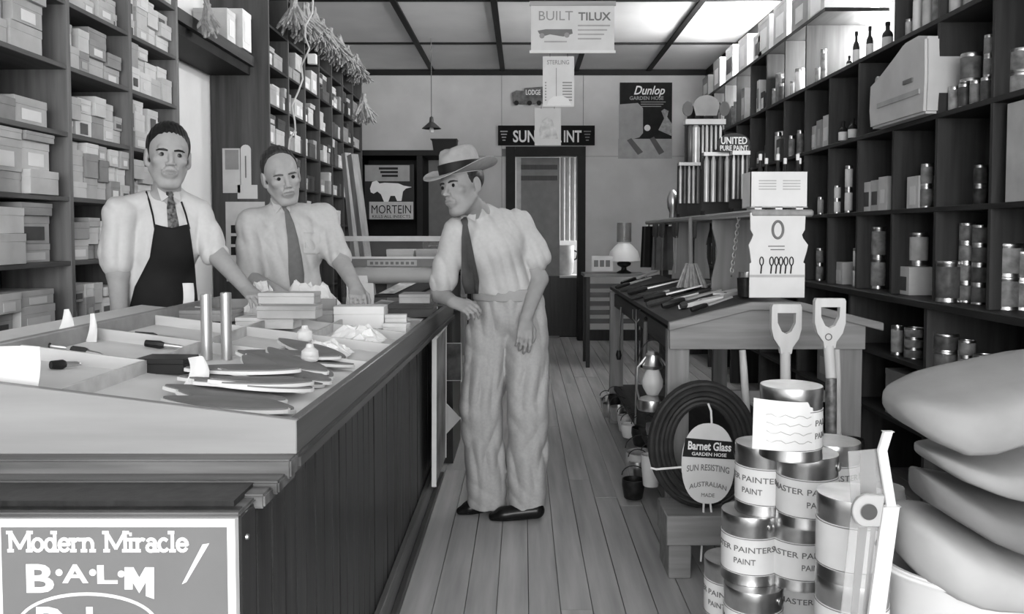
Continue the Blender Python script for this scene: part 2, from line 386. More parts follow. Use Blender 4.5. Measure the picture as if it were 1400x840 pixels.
# near bay (partly out of frame), middle bay, far bay ; heights as fractions of the pigeonhole
NEAR = [[.9, .6], [.85, .7], [.98, .9], [.35, .75], [.98, .95], [.9, .6], [.6, .4]]
MID = [[.9, 1.], [.75, .3, .5, .5], [.75, .8, .6, .5], [.65, .7, .65, .5], [.98, .9], [.7, .7, .5], [.6, .5]]
FAR = [[.95, 1.], [.95, .9, .8], [.9, .75, .7], [.9, .9, .6], [.8, .6], [.7, .5], [.6, .4]]
for r in range(7):
    fill_cell(LUP[1] + .014, LUP[2] - .014, LZ[r], tops[r], XA, NEAR[r], f'{rows[r]} shelf of near bay, left shelving', wr=(.14, .26), hr=(.07, .13), over=.03, dep=(.2, .27), tones=(0, 1, 1, 1, 2), grp=G1, fill=.8)
    fill_cell(LUP[2] + .014, LUP[3] - .014, LZ[r], tops[r], XA, MID[r], f'{rows[r]} shelf of middle bay, left shelving', wr=(.08, .17), hr=(.06, .11), tones=(0, 0, 1, 1, 2), grp=G1)
    fill_cell(LUP[3] + .014, LUP[4] - .014, LZ[r], tops[r], XA, FAR[r], f'{rows[r]} shelf of far bay, left shelving', wr=(.09, .16), hr=(.07, .14), tones=(0, 0, 0, 1, 1), grp=G1)
G2 = 'small cartons on the far left shelves'
bayn = ['first', 'second', 'third', 'fourth', 'fifth', 'sixth', 'seventh']
btops = [2.85] + [z - .018 for z in BZ[:-2]]
for b_ in range(7):
    for r in range(6):
        if b_ >= 5 and r >= 4: continue
        fill_cell(BUP[b_] + .014, BUP[b_ + 1] - .014, BZ[r], btops[r], XB, [rnd.uniform(.35, .95), rnd.uniform(.3, .9)], f'{rows[r]} shelf, {bayn[b_]} bay of far left shelving',
                  wr=(.13, .26), hr=(.1, .2), lab=.4, dep=(.15, .25), tones=(0, 1, 1, 2, 2, 3, 3), grp=G2)
# cartons standing over the bridge and up top near the end panel
for i, (x, y, w, h, t) in enumerate(((-2.0, 5.55, .16, .20, 0), (-1.98, 5.80, .18, .26, 0))):
    tag(carton('carton', x - .12, x + .1, y - w / 2, y + w / 2, 2.631, 2.631 + h, t, 1), f'pale tall carton standing on the bridge board, {["nearer", "farther"][i]} of two', 'carton')
ROPE = mat('straw_fibre', .33, .8, var=.25, scale=40, bump=.2)
def tuft(name, label, p, n, ln, spread, cat, mm=ROPE, up=False, tie=True):
    m = MB(); p = Vector(p)
    for i in range(n):
        a = rnd.uniform(0, 6.28); s = spread * rnd.uniform(.2, 1); l = ln * rnd.uniform(.7, 1)
        pts = [p + Vector((math.cos(a) * s * t * t, math.sin(a) * s * t * t, -l * t)) for t in (0, .3, .65, 1)]
        pts = [q + Vector((rnd.uniform(-.02, .02), rnd.uniform(-.02, .02), 0)) for q in pts]; m.tube(pts, [.006, .013, .015, .008], 5)
    o = m.build(name, mm, None, True, origin=p)
    if tie: MB().tube([p + Vector((.018 * math.cos(t), .018 * math.sin(t), -.12 * ln)) for t in np.linspace(0, 6.28, 12)], .006, 5).build('binding', mat('twine', .35, .8), o)
    tag(o, label, cat, 'straw brooms hung on the far left shelves')
brooms = [(398, 2, 6.3, .30), (414, 8, 6.5, .34), (424, 14, 6.8, .30), (436, 30, 7.1, .30), (447, 42, 7.4, .28), (459, 52, 7.7, .3), (470, 66, 8.2, .3), (482, 78, 8.5, .26), (488, 92, 8.9, .24), (493, 132, 8.6, .36)]
brooms = [(x + 4, y, Y, ln) for x, y, Y, ln in brooms]
for i, (x, y, Y, ln) in enumerate(brooms):
    tuft('straw_broom_head', f'frayed straw broom head, {ORD[i + 1]} from the front above far left shelves', P(x, y - 4, Y), 70, ln * .85, .15, 'broom head')
    p = P(x, y, Y)
tuft('twine_hank', 'hank of loose pale twine hanging from the bridge board near the white wall', P(283, 0, 4.95), 14, .22, .07, 'twine')
# loose electric flex curling down the front of the far shelving
fx = [(428, 0), (427, 18), (418, 34), (417, 50), (423, 66), (418, 78), (412, 90), (414, 108), (408, 125), (399, 145), (403, 165), (404, 178), (396, 190), (394, 210)]
o = MB().tube([P(x, y, 5.75) for x, y in fx], .006, 6).build('electric_flex', mat('flex_pale', .5, .6), None, True)
tag(o, 'pale loose electric flex curling down in front of far left shelves', 'cord')
MB().box(-.03, .03, -.02, .02, -.05, .02, Matrix.Translation(P(427, 78, 5.75))).build('flex_switch', WH, o, bevel=.006)

# papers pinned on the end panel
def flatcard(name, label, cat, x0, y0, x1, y1, Y, m=WH, th=.003, group=None, parent=None):
    a, b_ = P(x0, y1, Y), P(x1, y0, Y)
    o = MB().box(a.x, b_.x, Y - th, Y, a.z, b_.z).build(name, m, parent)
    if parent is None: tag(o, label, cat, group)
    return o
YE = YB - .02
o = flatcard('price_card', 'narrow hanging calendar card pinned on the dark end panel', 'card', 305, 203, 328, 264, YE, CARD)
flatcard('printed_block', '', '', 308, 205, 326, 232, YE - .003, mat('card_grey', .3, .7), parent=o)
a, b_ = P(330, 255, YE), P(343, 198, YE); w = (b_.x - a.x) / 2; cx = (a.x + b_.x) / 2
o = MB().prism([(a.x, a.z), (b_.x, a.z), (b_.x, b_.z - w)] + [(cx + w * math.cos(t), b_.z - w + w * math.sin(t)) for t in np.linspace(.3, 2.8, 7)] + [(a.x, b_.z - w)], 'y', YE - .008, YE).build('thermometer', WH)
tag(o, 'white round-topped thermometer board on the dark end panel', 'thermometer')
bx('mercury_tube', cx - .004, cx + .004, YE - .012, YE - .008, a.z + .06, b_.z - .08, INKG, o)
tag(flatcard('small_notice', 'small white notice under the thermometer on the end panel', 'notice', 325, 253, 352, 272, YE, WH), None)
o = flatcard('wall_poster', 'pale poster with dark blocks on end panel behind the shoulder of the tied shopman', 'poster', 310, 276, 362, 385, YE, CARD)
for y in (308, 323, 338): flatcard('printed_block', '', '', 316, y, 325, y + 11, YE - .003, INK, parent=o)

# ------------------------------------------------------------------ goods on the right shelves
CANM = {'dark': mat('tin_dark_label', .10, .4, var=.5, scale=22, rv=.3), 'mid': mat('tin_mid_label', .24, .4, var=.45, scale=22, rv=.25), 'light': mat('tin_light_label', .42, .45, var=.2, scale=16, rv=.12), 'white': mat('tin_white_label', .68, .5, var=.06)}
CACHE = {}
def can_mesh(r, h, n=20):
    k = ('can', round(r, 3), round(h, 3))
    if k not in CACHE:
        rr = r; m = MB().lathe([(rr * .93, 0), (rr, 0), (rr, .004), (rr * .975, .008), (rr * .975, h - .016), (rr, h - .012), (rr, h - .004), (rr * .97, h), (rr * .9, h), (rr * .88, h - .004), (0, h - .004)], n)
        me = m.mesh('can_body'); me.materials.append(TIN); finish(me, True); CACHE[k] = me
    return CACHE[k]
def band_mesh(r, h, z0, z1, key, n=20):
    k = ('band', round(r, 3), round(z0, 3), round(z1, 3), key)
    if k not in CACHE:
        me = MB().lathe([(r * .976 + .0008, z0), (r * .976 + .0014, z0 + .001), (r * .976 + .0014, z1 - .001), (r * .976 + .0008, z1)], n).mesh('paper_label'); me.materials.append(CANM[key]); finish(me, True); CACHE[k] = me
    return CACHE[k]
def shelf_can(name, label, cat, loc, r, h, key, group=None):
    o = bpy.data.objects.new(name, can_mesh(r, h)); COL.objects.link(o); o.location = loc; o.rotation_euler.z = rnd.uniform(0, 6)
    tag(o, label, cat, group); ORG[o.name] = Vector(loc)
    c = bpy.data.objects.new('paper_label', band_mesh(r, h, h * .1, h * .86, key)); COL.objects.link(c); c.parent = o
    return o
RR = ['top', 'second', 'third', 'fourth', 'bottom']
def rlabel(i): return ['nearest', 'second', 'third', 'fourth', 'fifth', 'sixth', 'seventh', 'eighth', 'ninth', 'tenth', 'eleventh', 'twelfth', 'thirteenth', 'fourteenth'][i]
def rloc(xc, ins): X = XS + ins; return X, F * X / (xc - 715)
CNT = {}
def rbay(Y):
    for i in range(15):
        if RUP[i] <= Y < RUP[i + 1]: return i
    return 0
GRP = 'tins and packets on the right shelves'
used = set()
def uniq(l):
    return l
def rcan(xc, w, hpx, row, key, desc, levels=1, ins=.1, z=None):
    X, Y = rloc(xc, ins); r = w * Y / F / 2; h = hpx * Y / F
    zz = RZ[row] if z is None else z
    for k in range(levels):
        lv = '' if levels == 1 else ('bottom ' if k == 0 else 'top ' if k == levels - 1 else ['', 'second ', 'third ', 'fourth '][k])
        l = f'{lv}{desc}'
        shelf_can('tin', l, 'tin', (X, Y, zz + .0006 + k * (h + .0005)), r, h, key, GRP)
def rbox(xc, wY, hpx, row, tone, desc, dX=.14, ins=.03, z=None, name='packet'):
    X, Y = rloc(xc, ins); h = hpx * Y / F; zz = (RZ[row] if z is None else z) + .0006
    o = carton(name, X, X + dX, Y - wY / 2, Y + wY / 2, zz, zz + h, tone, -1, True, lid=False)
    tag(o, desc, name, GRP); return o
DKG = mat('dark_bottle_glass', .02, .12, var=.1); 
BOTC = {}
def bottle(loc, r, h, label, body=None, cap=None, lab=WH, cat='bottle', group=None):
    k = (round(r, 3), round(h, 3), body, cap)
    if k not in BOTC:
        m1 = MB().lathe([(r * .9, 0), (r, .004), (r, h * .58), (r * .85, h * .66), (r * .42, h * .74), (r * .36, h * .9), (r * .36, h * .905)], 14).mesh('bottle_body'); m1.materials.append(body or DKG); finish(m1, True)
        m2 = MB().lathe([(r * .45, h * .88), (r * .47, h * .985), (r * .4, h), (0, h)], 12).mesh('cap'); m2.materials.append(cap or INK); finish(m2, True)
        m3 = MB().lathe([(r + .0006, h * .12), (r + .001, h * .125), (r + .001, h * .5), (r + .0006, h * .505)], 14).mesh('paper_label'); m3.materials.append(lab); finish(m3, True)
        BOTC[k] = (m1, m2, m3)
    ms = BOTC[k]
    o = bpy.data.objects.new('bottle', ms[0]); COL.objects.link(o); o.location = loc; tag(o, label, cat, group)
    for nm, me in (('cap', ms[1]), ('paper_label', ms[2])):
        c = bpy.data.objects.new(nm, me); COL.objects.link(c); c.parent = o
    return o
# fourth shelf and ledge rows near the camera (index into RZ: 4 = ledge)
rcan(1378, 38, 45, 4, 'mid', 'dark-labelled tin, stack of two on ledge at right photo edge', 2, .1)
rcan(1400, 38, 40, 4, 'mid', 'dark tin on ledge half cut by the photo edge', 2, .16)
rcan(1297, 31, 56, 4, 'dark', 'glossy dark tin with bright edge standing alone on the ledge', 1, .05)
for i, xc in enumerate((1322, 1340)): rcan(xc, 20, 27, 4, 'dark' if i else 'mid', f'small tin in {["front", "rear"][1 - i]} column of the tall ledge stack', 4, .12)
rcan(1256, 24, 42, 4, 'light', 'pale tin beside folded packet on the ledge', 2, .14)
rbox(1234, .16, 38, 4, 1, 'light packet leaning below pale tin on the ledge', ins=.05)
rcan(1201, 19, 42, 4, 'mid', 'slim tin in pair stack beside the white canister', 2, .12)
rcan(1177, 20, 27, 4, 'white', 'white canister in pair on the ledge', 2, .05)
rbox(1146, .15, 30, 4, 0, 'pale packet among small oddments on the ledge', ins=.06, dX=.1)
rcan(1136, 9, 26, 4, 'dark', 'small dark tin at left of pale ledge packet', 1, .06)
rcan(1121, 10, 22, 4, 'mid', 'small grey tin near white show card on ledge', 2, .08)
rcan(1107, 9, 26, 4, 'dark', 'small dark tin beside the show card on ledge', 1, .1)
# row between S2 and S3  (index 3 = board S3)
X, Y = rloc(1392, .02); o = carton('tin_drum', X, X + .25, Y - .14, Y + .10, RZ[3] + .0006, RZ[3] + .40, 1, 0, False, lid=False)
tag(o, 'large square pale-fronted tin drum at the right photo edge', 'tin drum', None)
MB().lathe([(.05, 0), (.052, .01), (.04, .022), (0, .022)], 16, (X + .12, Y - .02, RZ[3] + .4)).build('screw_cap', TIN, o, True)
m = MB().box(X + .03, X + .22, Y - .142, Y - .14, RZ[3] + .06, RZ[3] + .34).build('paper_label', CANM['mid'], o)
rcan(1338, 17, 28, 3, 'dark', 'dim dark tin at back of third shelf', 2, .2)
rcan(1265, 15, 30, 3, 'mid', 'narrow patterned tin in tall pair on fourth shelf', 2, .08)
rbox(1246, .13, 44, 3, 0, 'plain pale carton beside the narrow tin pair', ins=.05, dX=.12, name='carton')
for i, (xc, hh) in enumerate(((1183, 40), (1194, 42), (1205, 46))): rbox(xc, .11, hh, 3, 0 if i != 1 else 1, f'{ORD[i + 1]} from left of three pale packets side by side', ins=.04, dX=.12)
for i, (xc, hh, lv) in enumerate(((1143, 19, 2), (1159, 32, 2))): rcan(xc, 10, hh, 3, 'white', f'white roll-like tin of the {["short", "tall"][i]} pair', lv, .06)
rcan(1121, 8, 24, 3, 'light', 'slim pale tin near dark bottles row', 1, .06)
rcan(1112, 8, 20, 3, 'dark', 'slim dark tin behind white carton of bottles', 2, .1)
# row between S1 and S2 (index 2 = S2)
rcan(1392, 34, 32, 2, 'mid', 'patterned tin in stack of two at upper right edge', 2, .12)
for i, xc in enumerate((1300, 1314, 1329, 1344)): rcan(xc, 15, 34 - 0 * i, 2, 'dark' if i % 2 else 'mid', f'{ORD[i + 1]} from left in a row of four small tins', 1, .06)
X, Y = rloc(1323, .06); rcan(1322, 27, 38, 2, 'dark', 'wide tin standing on the row of four small tins', 1, .07, z=RZ[2] + 34 * Y / F + .004)
X, Y = rloc(1348, .06); rcan(1346, 13, 28, 2, 'mid', 'narrow tin stacked at right end on small tins', 2, .07, z=RZ[2] + 34 * Y / F + .004)
for i, (xc, yy, n) in enumerate(((1150, 25, 1), (1163, 28, 1))):
    X, Y = rloc(xc, .06); bottle((X, Y, RZ[2] + .0006), 12 * Y / F / 2, 30 * Y / F, f'dark bottle with white label, {["left", "right"][i]} of a pair on the third shelf')
for i, (xc, hh) in enumerate(((1109, 34), (1117, 40), (1126, 44))): rbox(xc, .1, hh, 2, (1, 2, 1)[i], f'{ORD[i + 1]} from left of three mottled packets, third shelf', ins=.05, dX=.1)
for i, (xc, hh) in enumerate(((1080, 30), (1092, 34))): rcan(xc, 9, hh, 2, 'mid', f'slim mottled tin {["left", "right"][i]} of pair, third shelf', 1, .06)
rcan(1062, 9, 40, 2, 'light', 'slim pale bottle-shaped tin at far end of third shelf', 1, .06)
# wrapped ream of paper bulging from the shelf
yA, yB = rloc(1277, 0)[1], rloc(1201, 0)[1]; z0 = RZ[2]
prof = [(yA, z0 + .001), (yB, z0 + .001), (yB + .02, z0 + .10), (yB + .01, z0 + .24), (yB - .10, z0 + .27), (yB - .30, z0 + .345), (yA + .24, z0 + .38), (yA + .10, z0 + .385), (yA, z0 + .36), (yA - .008, z0 + .18)]
o = MB().prism(prof, 'x', XS - .06, XS + .22).build('wrapped_bundle', mat('brown_wrapping_paper', .52, .75, var=.1, scale=5, bump=.15), None, bevel=.012, seg=2)
tag(o, 'large bulging bundle wrapped in plain paper overhanging the third shelf', 'paper bundle')
bx('fold_flap', XS - .066, XS - .06, yA + .05, yB - .1, z0 + .10, z0 + .125, mat('wrapping_fold', .36, .75), o)
bx('paper_label', XS - .067, XS - .06, yA + .12, yA + .22, z0 + .17, z0 + .19, INKG, o)
for i in range(6):
    X, Y = rloc(1190, -.04); zz = z0 + .001 + i * .047
    o = MB().lathe([(.020, 0), (.023, .003), (.023, .14), (.02, .143)], 14).mesh('roll'); o.transform(Matrix.Translation((X, Y - .04, zz + .024)) @ Matrix.Rotation(R(90), 4, 'Y'))
    o = link('paper_roll', o, CANM['light'], None, True); tag(o, f'pale paper roll, {ORD[i + 1]} from bottom of the pile beside wrapped bundle', 'roll', 'rolls beside the bundle')
# row above S1 : in front of the window and beyond
for i, (xc, w, hh, key) in enumerate(((1262, 14, 44, 'light'), (1248, 12, 52, 'white'), (1275, 13, 40, 'mid'), (1237, 10, 26, 'light'), (1318, 16, 46, 'mid'), (1300, 18, 42, 'light'))):
    rcan(xc, w, hh, 1, key, f'{["pale", "white", "grey", "small pale", "mottled grey", "wide pale"][i]} tin on the upper shelf near the top of the photo', 1, .06)
for i, (xc, w, hh) in enumerate(((1166, 9, 50), (1184, 9, 48), (1157, 8, 22), (1208, 14, 42))):
    X, Y = rloc(xc, .1); bottle((X, Y, RZ[1] + .0006), w * Y / F / 2, hh * Y / F, f'{["tall dark", "second tall", "short", "broad"][i]} bottle silhouetted before the high bright window', mat('brown_bottle', .03, .4, var=.2))
for i, (xc, w, hh) in enumerate(((1107, 9, 30), (1115, 8, 22), (1122, 8, 44))): rcan(xc, w, hh, 1, 'mid', f'{["left", "middle", "right"][i]} mottled tin of three left of high window', 1, .06)
rcan(1090, 13, 34, 1, 'white', 'white tin standing in otherwise dark pigeonhole on second shelf', 1, .06); rcan(1082, 9, 20, 1, 'light', 'small pale tin beside white tin on second shelf', 1, .05)
for i, (xc, w, hh) in enumerate(((1066, 9, 26), (1057, 9, 24), (1046, 8, 28), (1036, 8, 22))): rcan(xc, w, hh, 1, ('dark', 'mid')[i % 2], f'{ORD[i + 1]} from right of four dim tins on second shelf', 1, .06)
# far bays, all rows: rows of small tins and packets
bn = {7: 'eighth', 8: 'ninth', 9: 'tenth', 10: 'eleventh', 11: 'twelfth', 12: 'thirteenth', 13: 'fourteenth'}
for i in range(7, 14):
    for row in (1, 2, 3, 4):
        y = RUP[i] + .04; k = 0
        while y < RUP[i + 1] - .08:
            w = rnd.uniform(.07, .13); h = rnd.uniform(.14, .34); k += 1
            lb_ = f'{ORD[k]} along {["", "second", "third", "fourth", "ledge"][row]} row, {bn[i]} bay of right shelving'
            if rnd.random() < .55: shelf_can('tin', 'dim tin ' + lb_, 'tin', (XS + .1, y + w / 2, RZ[row] + .0006), round(w / 2 - .004, 2), round(h * .8, 2), rnd.choice(['mid', 'dark', 'light']), GRP)
            else:
                t = rnd.choice((0, 1, 2, 3)); tag(carton('packet', XS + .03, XS + .14, y, y + w - .006, RZ[row] + .0006, RZ[row] + h * .9, t, -1, True, lid=False), f'{TONE[t]} packet ' + lb_, 'packet', GRP)
            y += w + rnd.uniform(.005, .05)
# goods on top of the shelving
tw = [(962, 92, 16, 30, 2), (977, 82, 18, 42, 2), (994, 76, 18, 46, 0), (1012, 70, 22, 46, 0), (1040, 52, 26, 50, 1), (1062, 32, 30, 56, 1), (1088, 20, 34, 48, 2), (1110, 6, 26, 42, 1), (1032, 56, 10, 36, 0)]
for i, (xc, yt, w, hh, t) in enumerate(tw):
    X, Y = rloc(xc, .03); h = min(hh * Y / F, CEI - .1 - RZ[0])
    o = carton('carton', X, X + .2, Y - .11 - .002 * w, Y + .11 + .002 * w, RZ[0] + .0006, RZ[0] + h, t, -1, True); tag(o, f'{TONE[t]} carton, {ORD[i + 1] if i < 8 else "small one"} along the shelf-top row at right below ceiling', 'carton', 'cartons on top of the right shelving')
# below the ledge
for i, (xc, w, hh, z, lv, ins) in enumerate(((1252, 25, 14, .74, 3, .06), (1296, 33, 24, .74, 2, .06), (1325, 22, 22, .74, 2, .1), (1272, 22, 16, .74, 2, .16), (1229, 16, 40, .74, 1, .03), (1350, 30, 34, .74, 1, .08))):
    rcan(xc, w, hh, 0, 'dark' if i % 2 else 'mid', f'{["small flat", "wide", "plain", "rear flat", "tall narrow", "broad"][i]} tin stacked under the ledge at right', lv, ins, z=z)
X, Y = rloc(1248, .0); o = carton('packet', XS, XS + .16, Y - .2, Y + .2, .9, .945, 1, -1, True, False); tag(o, 'long flat packet lying on tins under the ledge', 'packet'); bpy.data.objects.remove(o.children[0]) if o.children else None
bpy.data.objects.remove(o)
for i, (y, t) in enumerate(((4.15, 2), (5.2, 2), (3.3, 2))):
    tag(carton('carton', XS, XS + .3, y, y + .35, .4206, .66, t, -1), f'dim carton low down under right ledge, {ORD[i + 1]} one', 'carton')
# ------------------------------------------------------------------ display bench on the right of the aisle
YB0, YB1 = 3.62, 6.15
BW = wood('bench_pale_wood', .21, 'x', .6, var=.22, bump=.12); BWZ = wood('bench_leg_wood', .21, 'z', .6, var=.22, bump=.12); BWD = wood('bench_dark_wood', .045, 'y', .6, var=.3)
el = P(914, 441, YB0); rl = P(1026, 413, YB0); rr_ = P(1094, 412, YB0); er = P(1206, 441, YB0)
ex0, ex1, zr, ze = el.x, er.x, rl.z, el.z
bn_ = thing('display_bench', 'rough wooden display bench with a low gabled top beside the aisle', 'bench', ((ex0 + ex1) / 2, YB0, 0))
t = .035
m = MB(); top = [(ex0, ze), (rl.x, zr), (rr_.x, zr), (ex1, er.z)]
m.prism(top + [(u, v - t) for u, v in top[::-1]], 'y', YB0 - .02, YB0 + .02); m.build('front_fascia', BW, bn_, bevel=.003)
m = MB(); tt = [(ex0 + .01, ze - .002), (rl.x, zr - .004), (rr_.x, zr - .004), (ex1 - .01, er.z - .002)]
m.prism(tt + [(u, v - .022) for u, v in tt[::-1]], 'y', YB0 + .02, YB1); m.build('bench_top', BWD, bn_)
lx = P(944, 480, YB0).x; zl = P(1000, 478, YB0).z
ap = [(lx - .09, zl), (ex1 - .07, zl), (ex1 - .07, er.z - t + .02), (rr_.x, zr - t), (rl.x, zr - t), (lx - .09, ze - t + .022)]
MB().prism(ap, 'y', YB0, YB0 + .022).build('front_apron', BW, bn_, bevel=.002)
for a, b_ in ((P(914, 500, YB0).x, P(944, 500, YB0).x), (P(1150, 500, YB0).x, P(1182, 500, YB0).x)):
    for y in (YB0 + .024, YB1 - .1): bx('leg', a, b_, y, y + .06, 0, ze - t - .0, BWZ, bn_, bevel=.003)
zz = P(1000, 549, YB0 + .1).z; bx('stretcher', lx - .05, ex1 - .09, YB0 + .085, YB0 + .11, zz, zz + .05, BW, bn_)
bx('side_rail', ex0 + .03, ex0 + .06, YB0 + .08, YB1 - .1, ze - .14, ze - .05, BWD, bn_)
bx('lower_shelf', ex0 + .03, ex1 - .08, YB0 + .09, YB1 - .03, .25, .275, BWD, bn_)
# riser shelf along the ridge
zs = P(1065, 287, YB0).z; sx0, sx1 = P(1024, 288, YB0).x, P(1109, 288, YB0).x
ri = thing('riser_shelf', 'raised shelf on shaped supports along the ridge of the bench', 'shelf', ((sx0 + sx1) / 2, YB0, zr))
bx('shelf_board', sx0, sx1, YB0 - .04, YB1 + .55, zs - .03, zs, wood('riser_board_wood', .26, 'y', .5, var=.2), ri, bevel=.008)
def shaped(y, w0, name, mm, th=.022):
    c = (sx0 + sx1) / 2; a = []
    prof = [(0, 1.), (.12, 1.), (.3, .86), (.42, .80), (.55, .82), (.7, .92), (.82, 1.0), (1, 1.04)]
    zb = zr - .003; H = zs - .03 - zb
    L = [(c - w0 * q, zs - .03 - H * s_) for s_, q in prof]; Rr = [(c + w0 * q, zs - .03 - H * s_) for s_, q in prof]
    return MB().prism(L + Rr[::-1], 'y', y, y + th).build(name, mm, ri, bevel=.002)
shaped(YB0 + .75, .12, 'support', wood('support_wood', .24, 'z', .6, var=.15)); shaped(YB0 + 1.9, .12, 'support', MATS['support_wood'])
bx('rear_post', (sx0 + sx1) / 2 - .03, (sx0 + sx1) / 2 + .03, YB1 + .4, YB1 + .45, 0, zs - .03, BWD, ri)
# white shaped show card at the front
ca, cb = P(1024, 407, YB0 - .03), P(1101, 291, YB0 - .03); W_, H_ = cb.x - ca.x, cb.z - ca.z; cx = (ca.x + cb.x) / 2
pr = [(0, .5), (.40, .5), (.415, .47), (.55, .5), (.62, .52), (.70, .46), (.74, .44), (.8, .49), (1, .5)]
pl = [(cx - W_ * q, ca.z + H_ * s_) for s_, q in pr]; prr = [(cx + W_ * q * (1.06 if .5 < s_ < .65 else 1), ca.z + H_ * s_) for s_, q in pr]
sc_ = MB().prism(pl + prr[::-1], 'y', YB0 - .035, YB0 - .027).build('show_card', mat('show_card_white', .62, .6, var=.05)); tag(sc_, 'white shaped show card with an oval ring and cutlery on bench front', 'show card')
MB().tube([(cx - .0 + .022 * math.cos(t_), YB0 - .037, ca.z + H_ * .80 + .036 * math.sin(t_)) for t_ in np.linspace(0, 6.28, 25)[:-1]], .0055, 8, closed=True).build('oval_ring', INKG, sc_, True)
for i, u in enumerate((-.30, -.12, -.03, .05, .14, .24)):
    px_, zc = cx + W_ * u, ca.z + H_ * .38
    MB().tube([(px_, YB0 - .038, zc - .035), (px_ + .003, YB0 - .038, zc)], .003, 6).tube([(px_ + .003 + .008 * math.cos(t_), YB0 - .038, zc + .018 + .018 * math.sin(t_)) for t_ in np.linspace(0, 6.28, 13)[:-1]], .0026, 5, closed=True).build('mounted_scissors', INK, sc_, True)
bx('ribbon_strip', cx - W_ / 2, cx + W_ / 2, YB0 - .037, YB0 - .035, ca.z + H_ * .24, ca.z + H_ * .27, mat('card_line', .4, .6), sc_)
text('TOMMY', .012, INKG, sc_, frame((cx - .02, YB0 - .0375, ca.z + H_ * .62), (1, 0, 0), (0, 0, 1)), 0) if False else None
for k in range(2): bx('printed_line', cx - .04 + .01 * k, cx + .03, YB0 - .0365, YB0 - .035, ca.z + H_ * (.60 - .04 * k), ca.z + H_ * (.612 - .04 * k), INKG, sc_)
# white box with six capped bottles on the riser shelf
a, b_ = P(1024, 281, YB0 + .02), P(1103, 233, YB0 + .02)
bo = thing('bottle_carton', 'white printed carton of small bottles standing on the riser shelf', 'carton', ((a.x + b_.x) / 2, YB0 + .05, zs))
zt0, zt1 = zs + .012, zs + .012 + (b_.z - a.z)
ym = YB0 + .13
MB().box(a.x, b_.x, YB0, YB0 + .004, zt0, zt1).box(a.x, b_.x, ym, ym + .004, zt0, zt1).box(a.x, a.x + .004, YB0, ym, zt0, zt1).box(b_.x - .004, b_.x, YB0, ym, zt0, zt1).box(a.x, b_.x, YB0, ym + .004, zt0 - .002, zt0 + .002).build('box', WH, bo)
for i in range(3): bx('foot', a.x + .02 + i * (b_.x - a.x - .07) / 2, a.x + .05 + i * (b_.x - a.x - .07) / 2, YB0 + .0, ym, zs + .0005, zt0, WH, bo)
for px_ in (1047, 1080):
    q = P(px_, 248, YB0)
    for k in range(4): bx('printed_line', q.x - .03, q.x + .045, YB0 - .0012, YB0, q.z - .012 * k, q.z - .012 * k + .005, mat('faint_print', .42, .7), bo)
for i, px_ in enumerate((1038, 1052, 1062, 1078, 1089, 1098)):
    q = P(px_, 212, YB0 + .05); row = i % 2
    o = bottle((q.x, YB0 + (.032 if row == 0 else .095), zt0 + .0025), .017, q.z - zt0 + (.0 if row == 0 else -.012), f'small white-capped dark bottle, {ORD[i + 1]} from left in the white carton', cap=WH)
# racks of brushes / blades
def rack(name, label, x0, x1, yt, yb, Y, n, mm, head=None, hh=0, words=None, shade=None):
    a, b_ = P(x0, yb, Y), P(x1, yt, Y); w = b_.x - a.x
    t_ = thing(name, label, 'rack', ((a.x + b_.x) / 2, Y, zs))
    zb = zs + .0005
    bx('back_board', a.x, b_.x, Y + .05, Y + .065, zb, b_.z, mat('rack_black', .02, .5), t_)
    bx('base', a.x, b_.x, Y - .03, Y + .065, zb, zb + .02, MATS['rack_black'], t_)
    bx('top_clip', a.x, b_.x, Y + .0, Y + .05, b_.z - .02, b_.z, SHN, t_)
    for i in range(n):
        cx = a.x + w * (i + .5) / n; r = w / n * .40
        h0 = max(zb + .021, a.z)
        MB().lathe([(r, h0), (r, b_.z - .05), (r * .6, b_.z - .03), (r * .5, b_.z - .005)], 10, (cx, Y + .018, 0)).build('tube', mm[i % len(mm)], t_, True)
    return t_, a, b_
SHN = mat('bright_tube', .5, .3, .3, var=.1); SHD = mat('grey_tube', .14, .35, .3, var=.2)
rack('tube_rack', 'rack of bright tubes leaning at the rear of the riser shelf', 928, 958, 222, 278, 5.3, 5, [SHN, SHD, SHN])
rack('tube_rack', 'middle rack of broad bright and dark tubes on the riser shelf', 962, 1000, 208, 276, 4.55, 4, [SHN, SHN, SHD, SHN])
rack('tube_rack', 'short rack of tubes close behind the white bottle carton', 1001, 1026, 206, 272, 4.1, 4, [SHN, SHD])
# tall stand with fan-shaped header (behind)
a, b_ = P(938, 278, 5.75), P(990, 162, 5.75)
st = thing('brush_stand', 'tall dark stand with pale fan-shaped header and hanging rods', 'stand', ((a.x + b_.x) / 2, 5.75, zs))
bx('back_board', a.x, b_.x, 5.8, 5.82, zs + .0005, b_.z - .01, MATS['rack_black'], st); bx('rail', a.x - .01, b_.x + .01, 5.74, 5.82, b_.z - .04, b_.z - .005, WH, st)
for i, (u, l, r, mm) in enumerate(((.12, .26, .02, SHD), (.26, .27, .03, SHN), (.45, .3, .01, SHN), (.56, .3, .01, WH), (.68, .3, .01, SHN), (.8, .16, .008, WH), (.92, .12, .008, WH))):
    MB().lathe([(r * .6, b_.z - .05 - l), (r, b_.z - .04 - l), (r, b_.z - .06), (r * .5, b_.z - .042)], 10, (a.x + (b_.x - a.x) * u, 5.77, 0)).build('hanging_rod', mm, st, True)
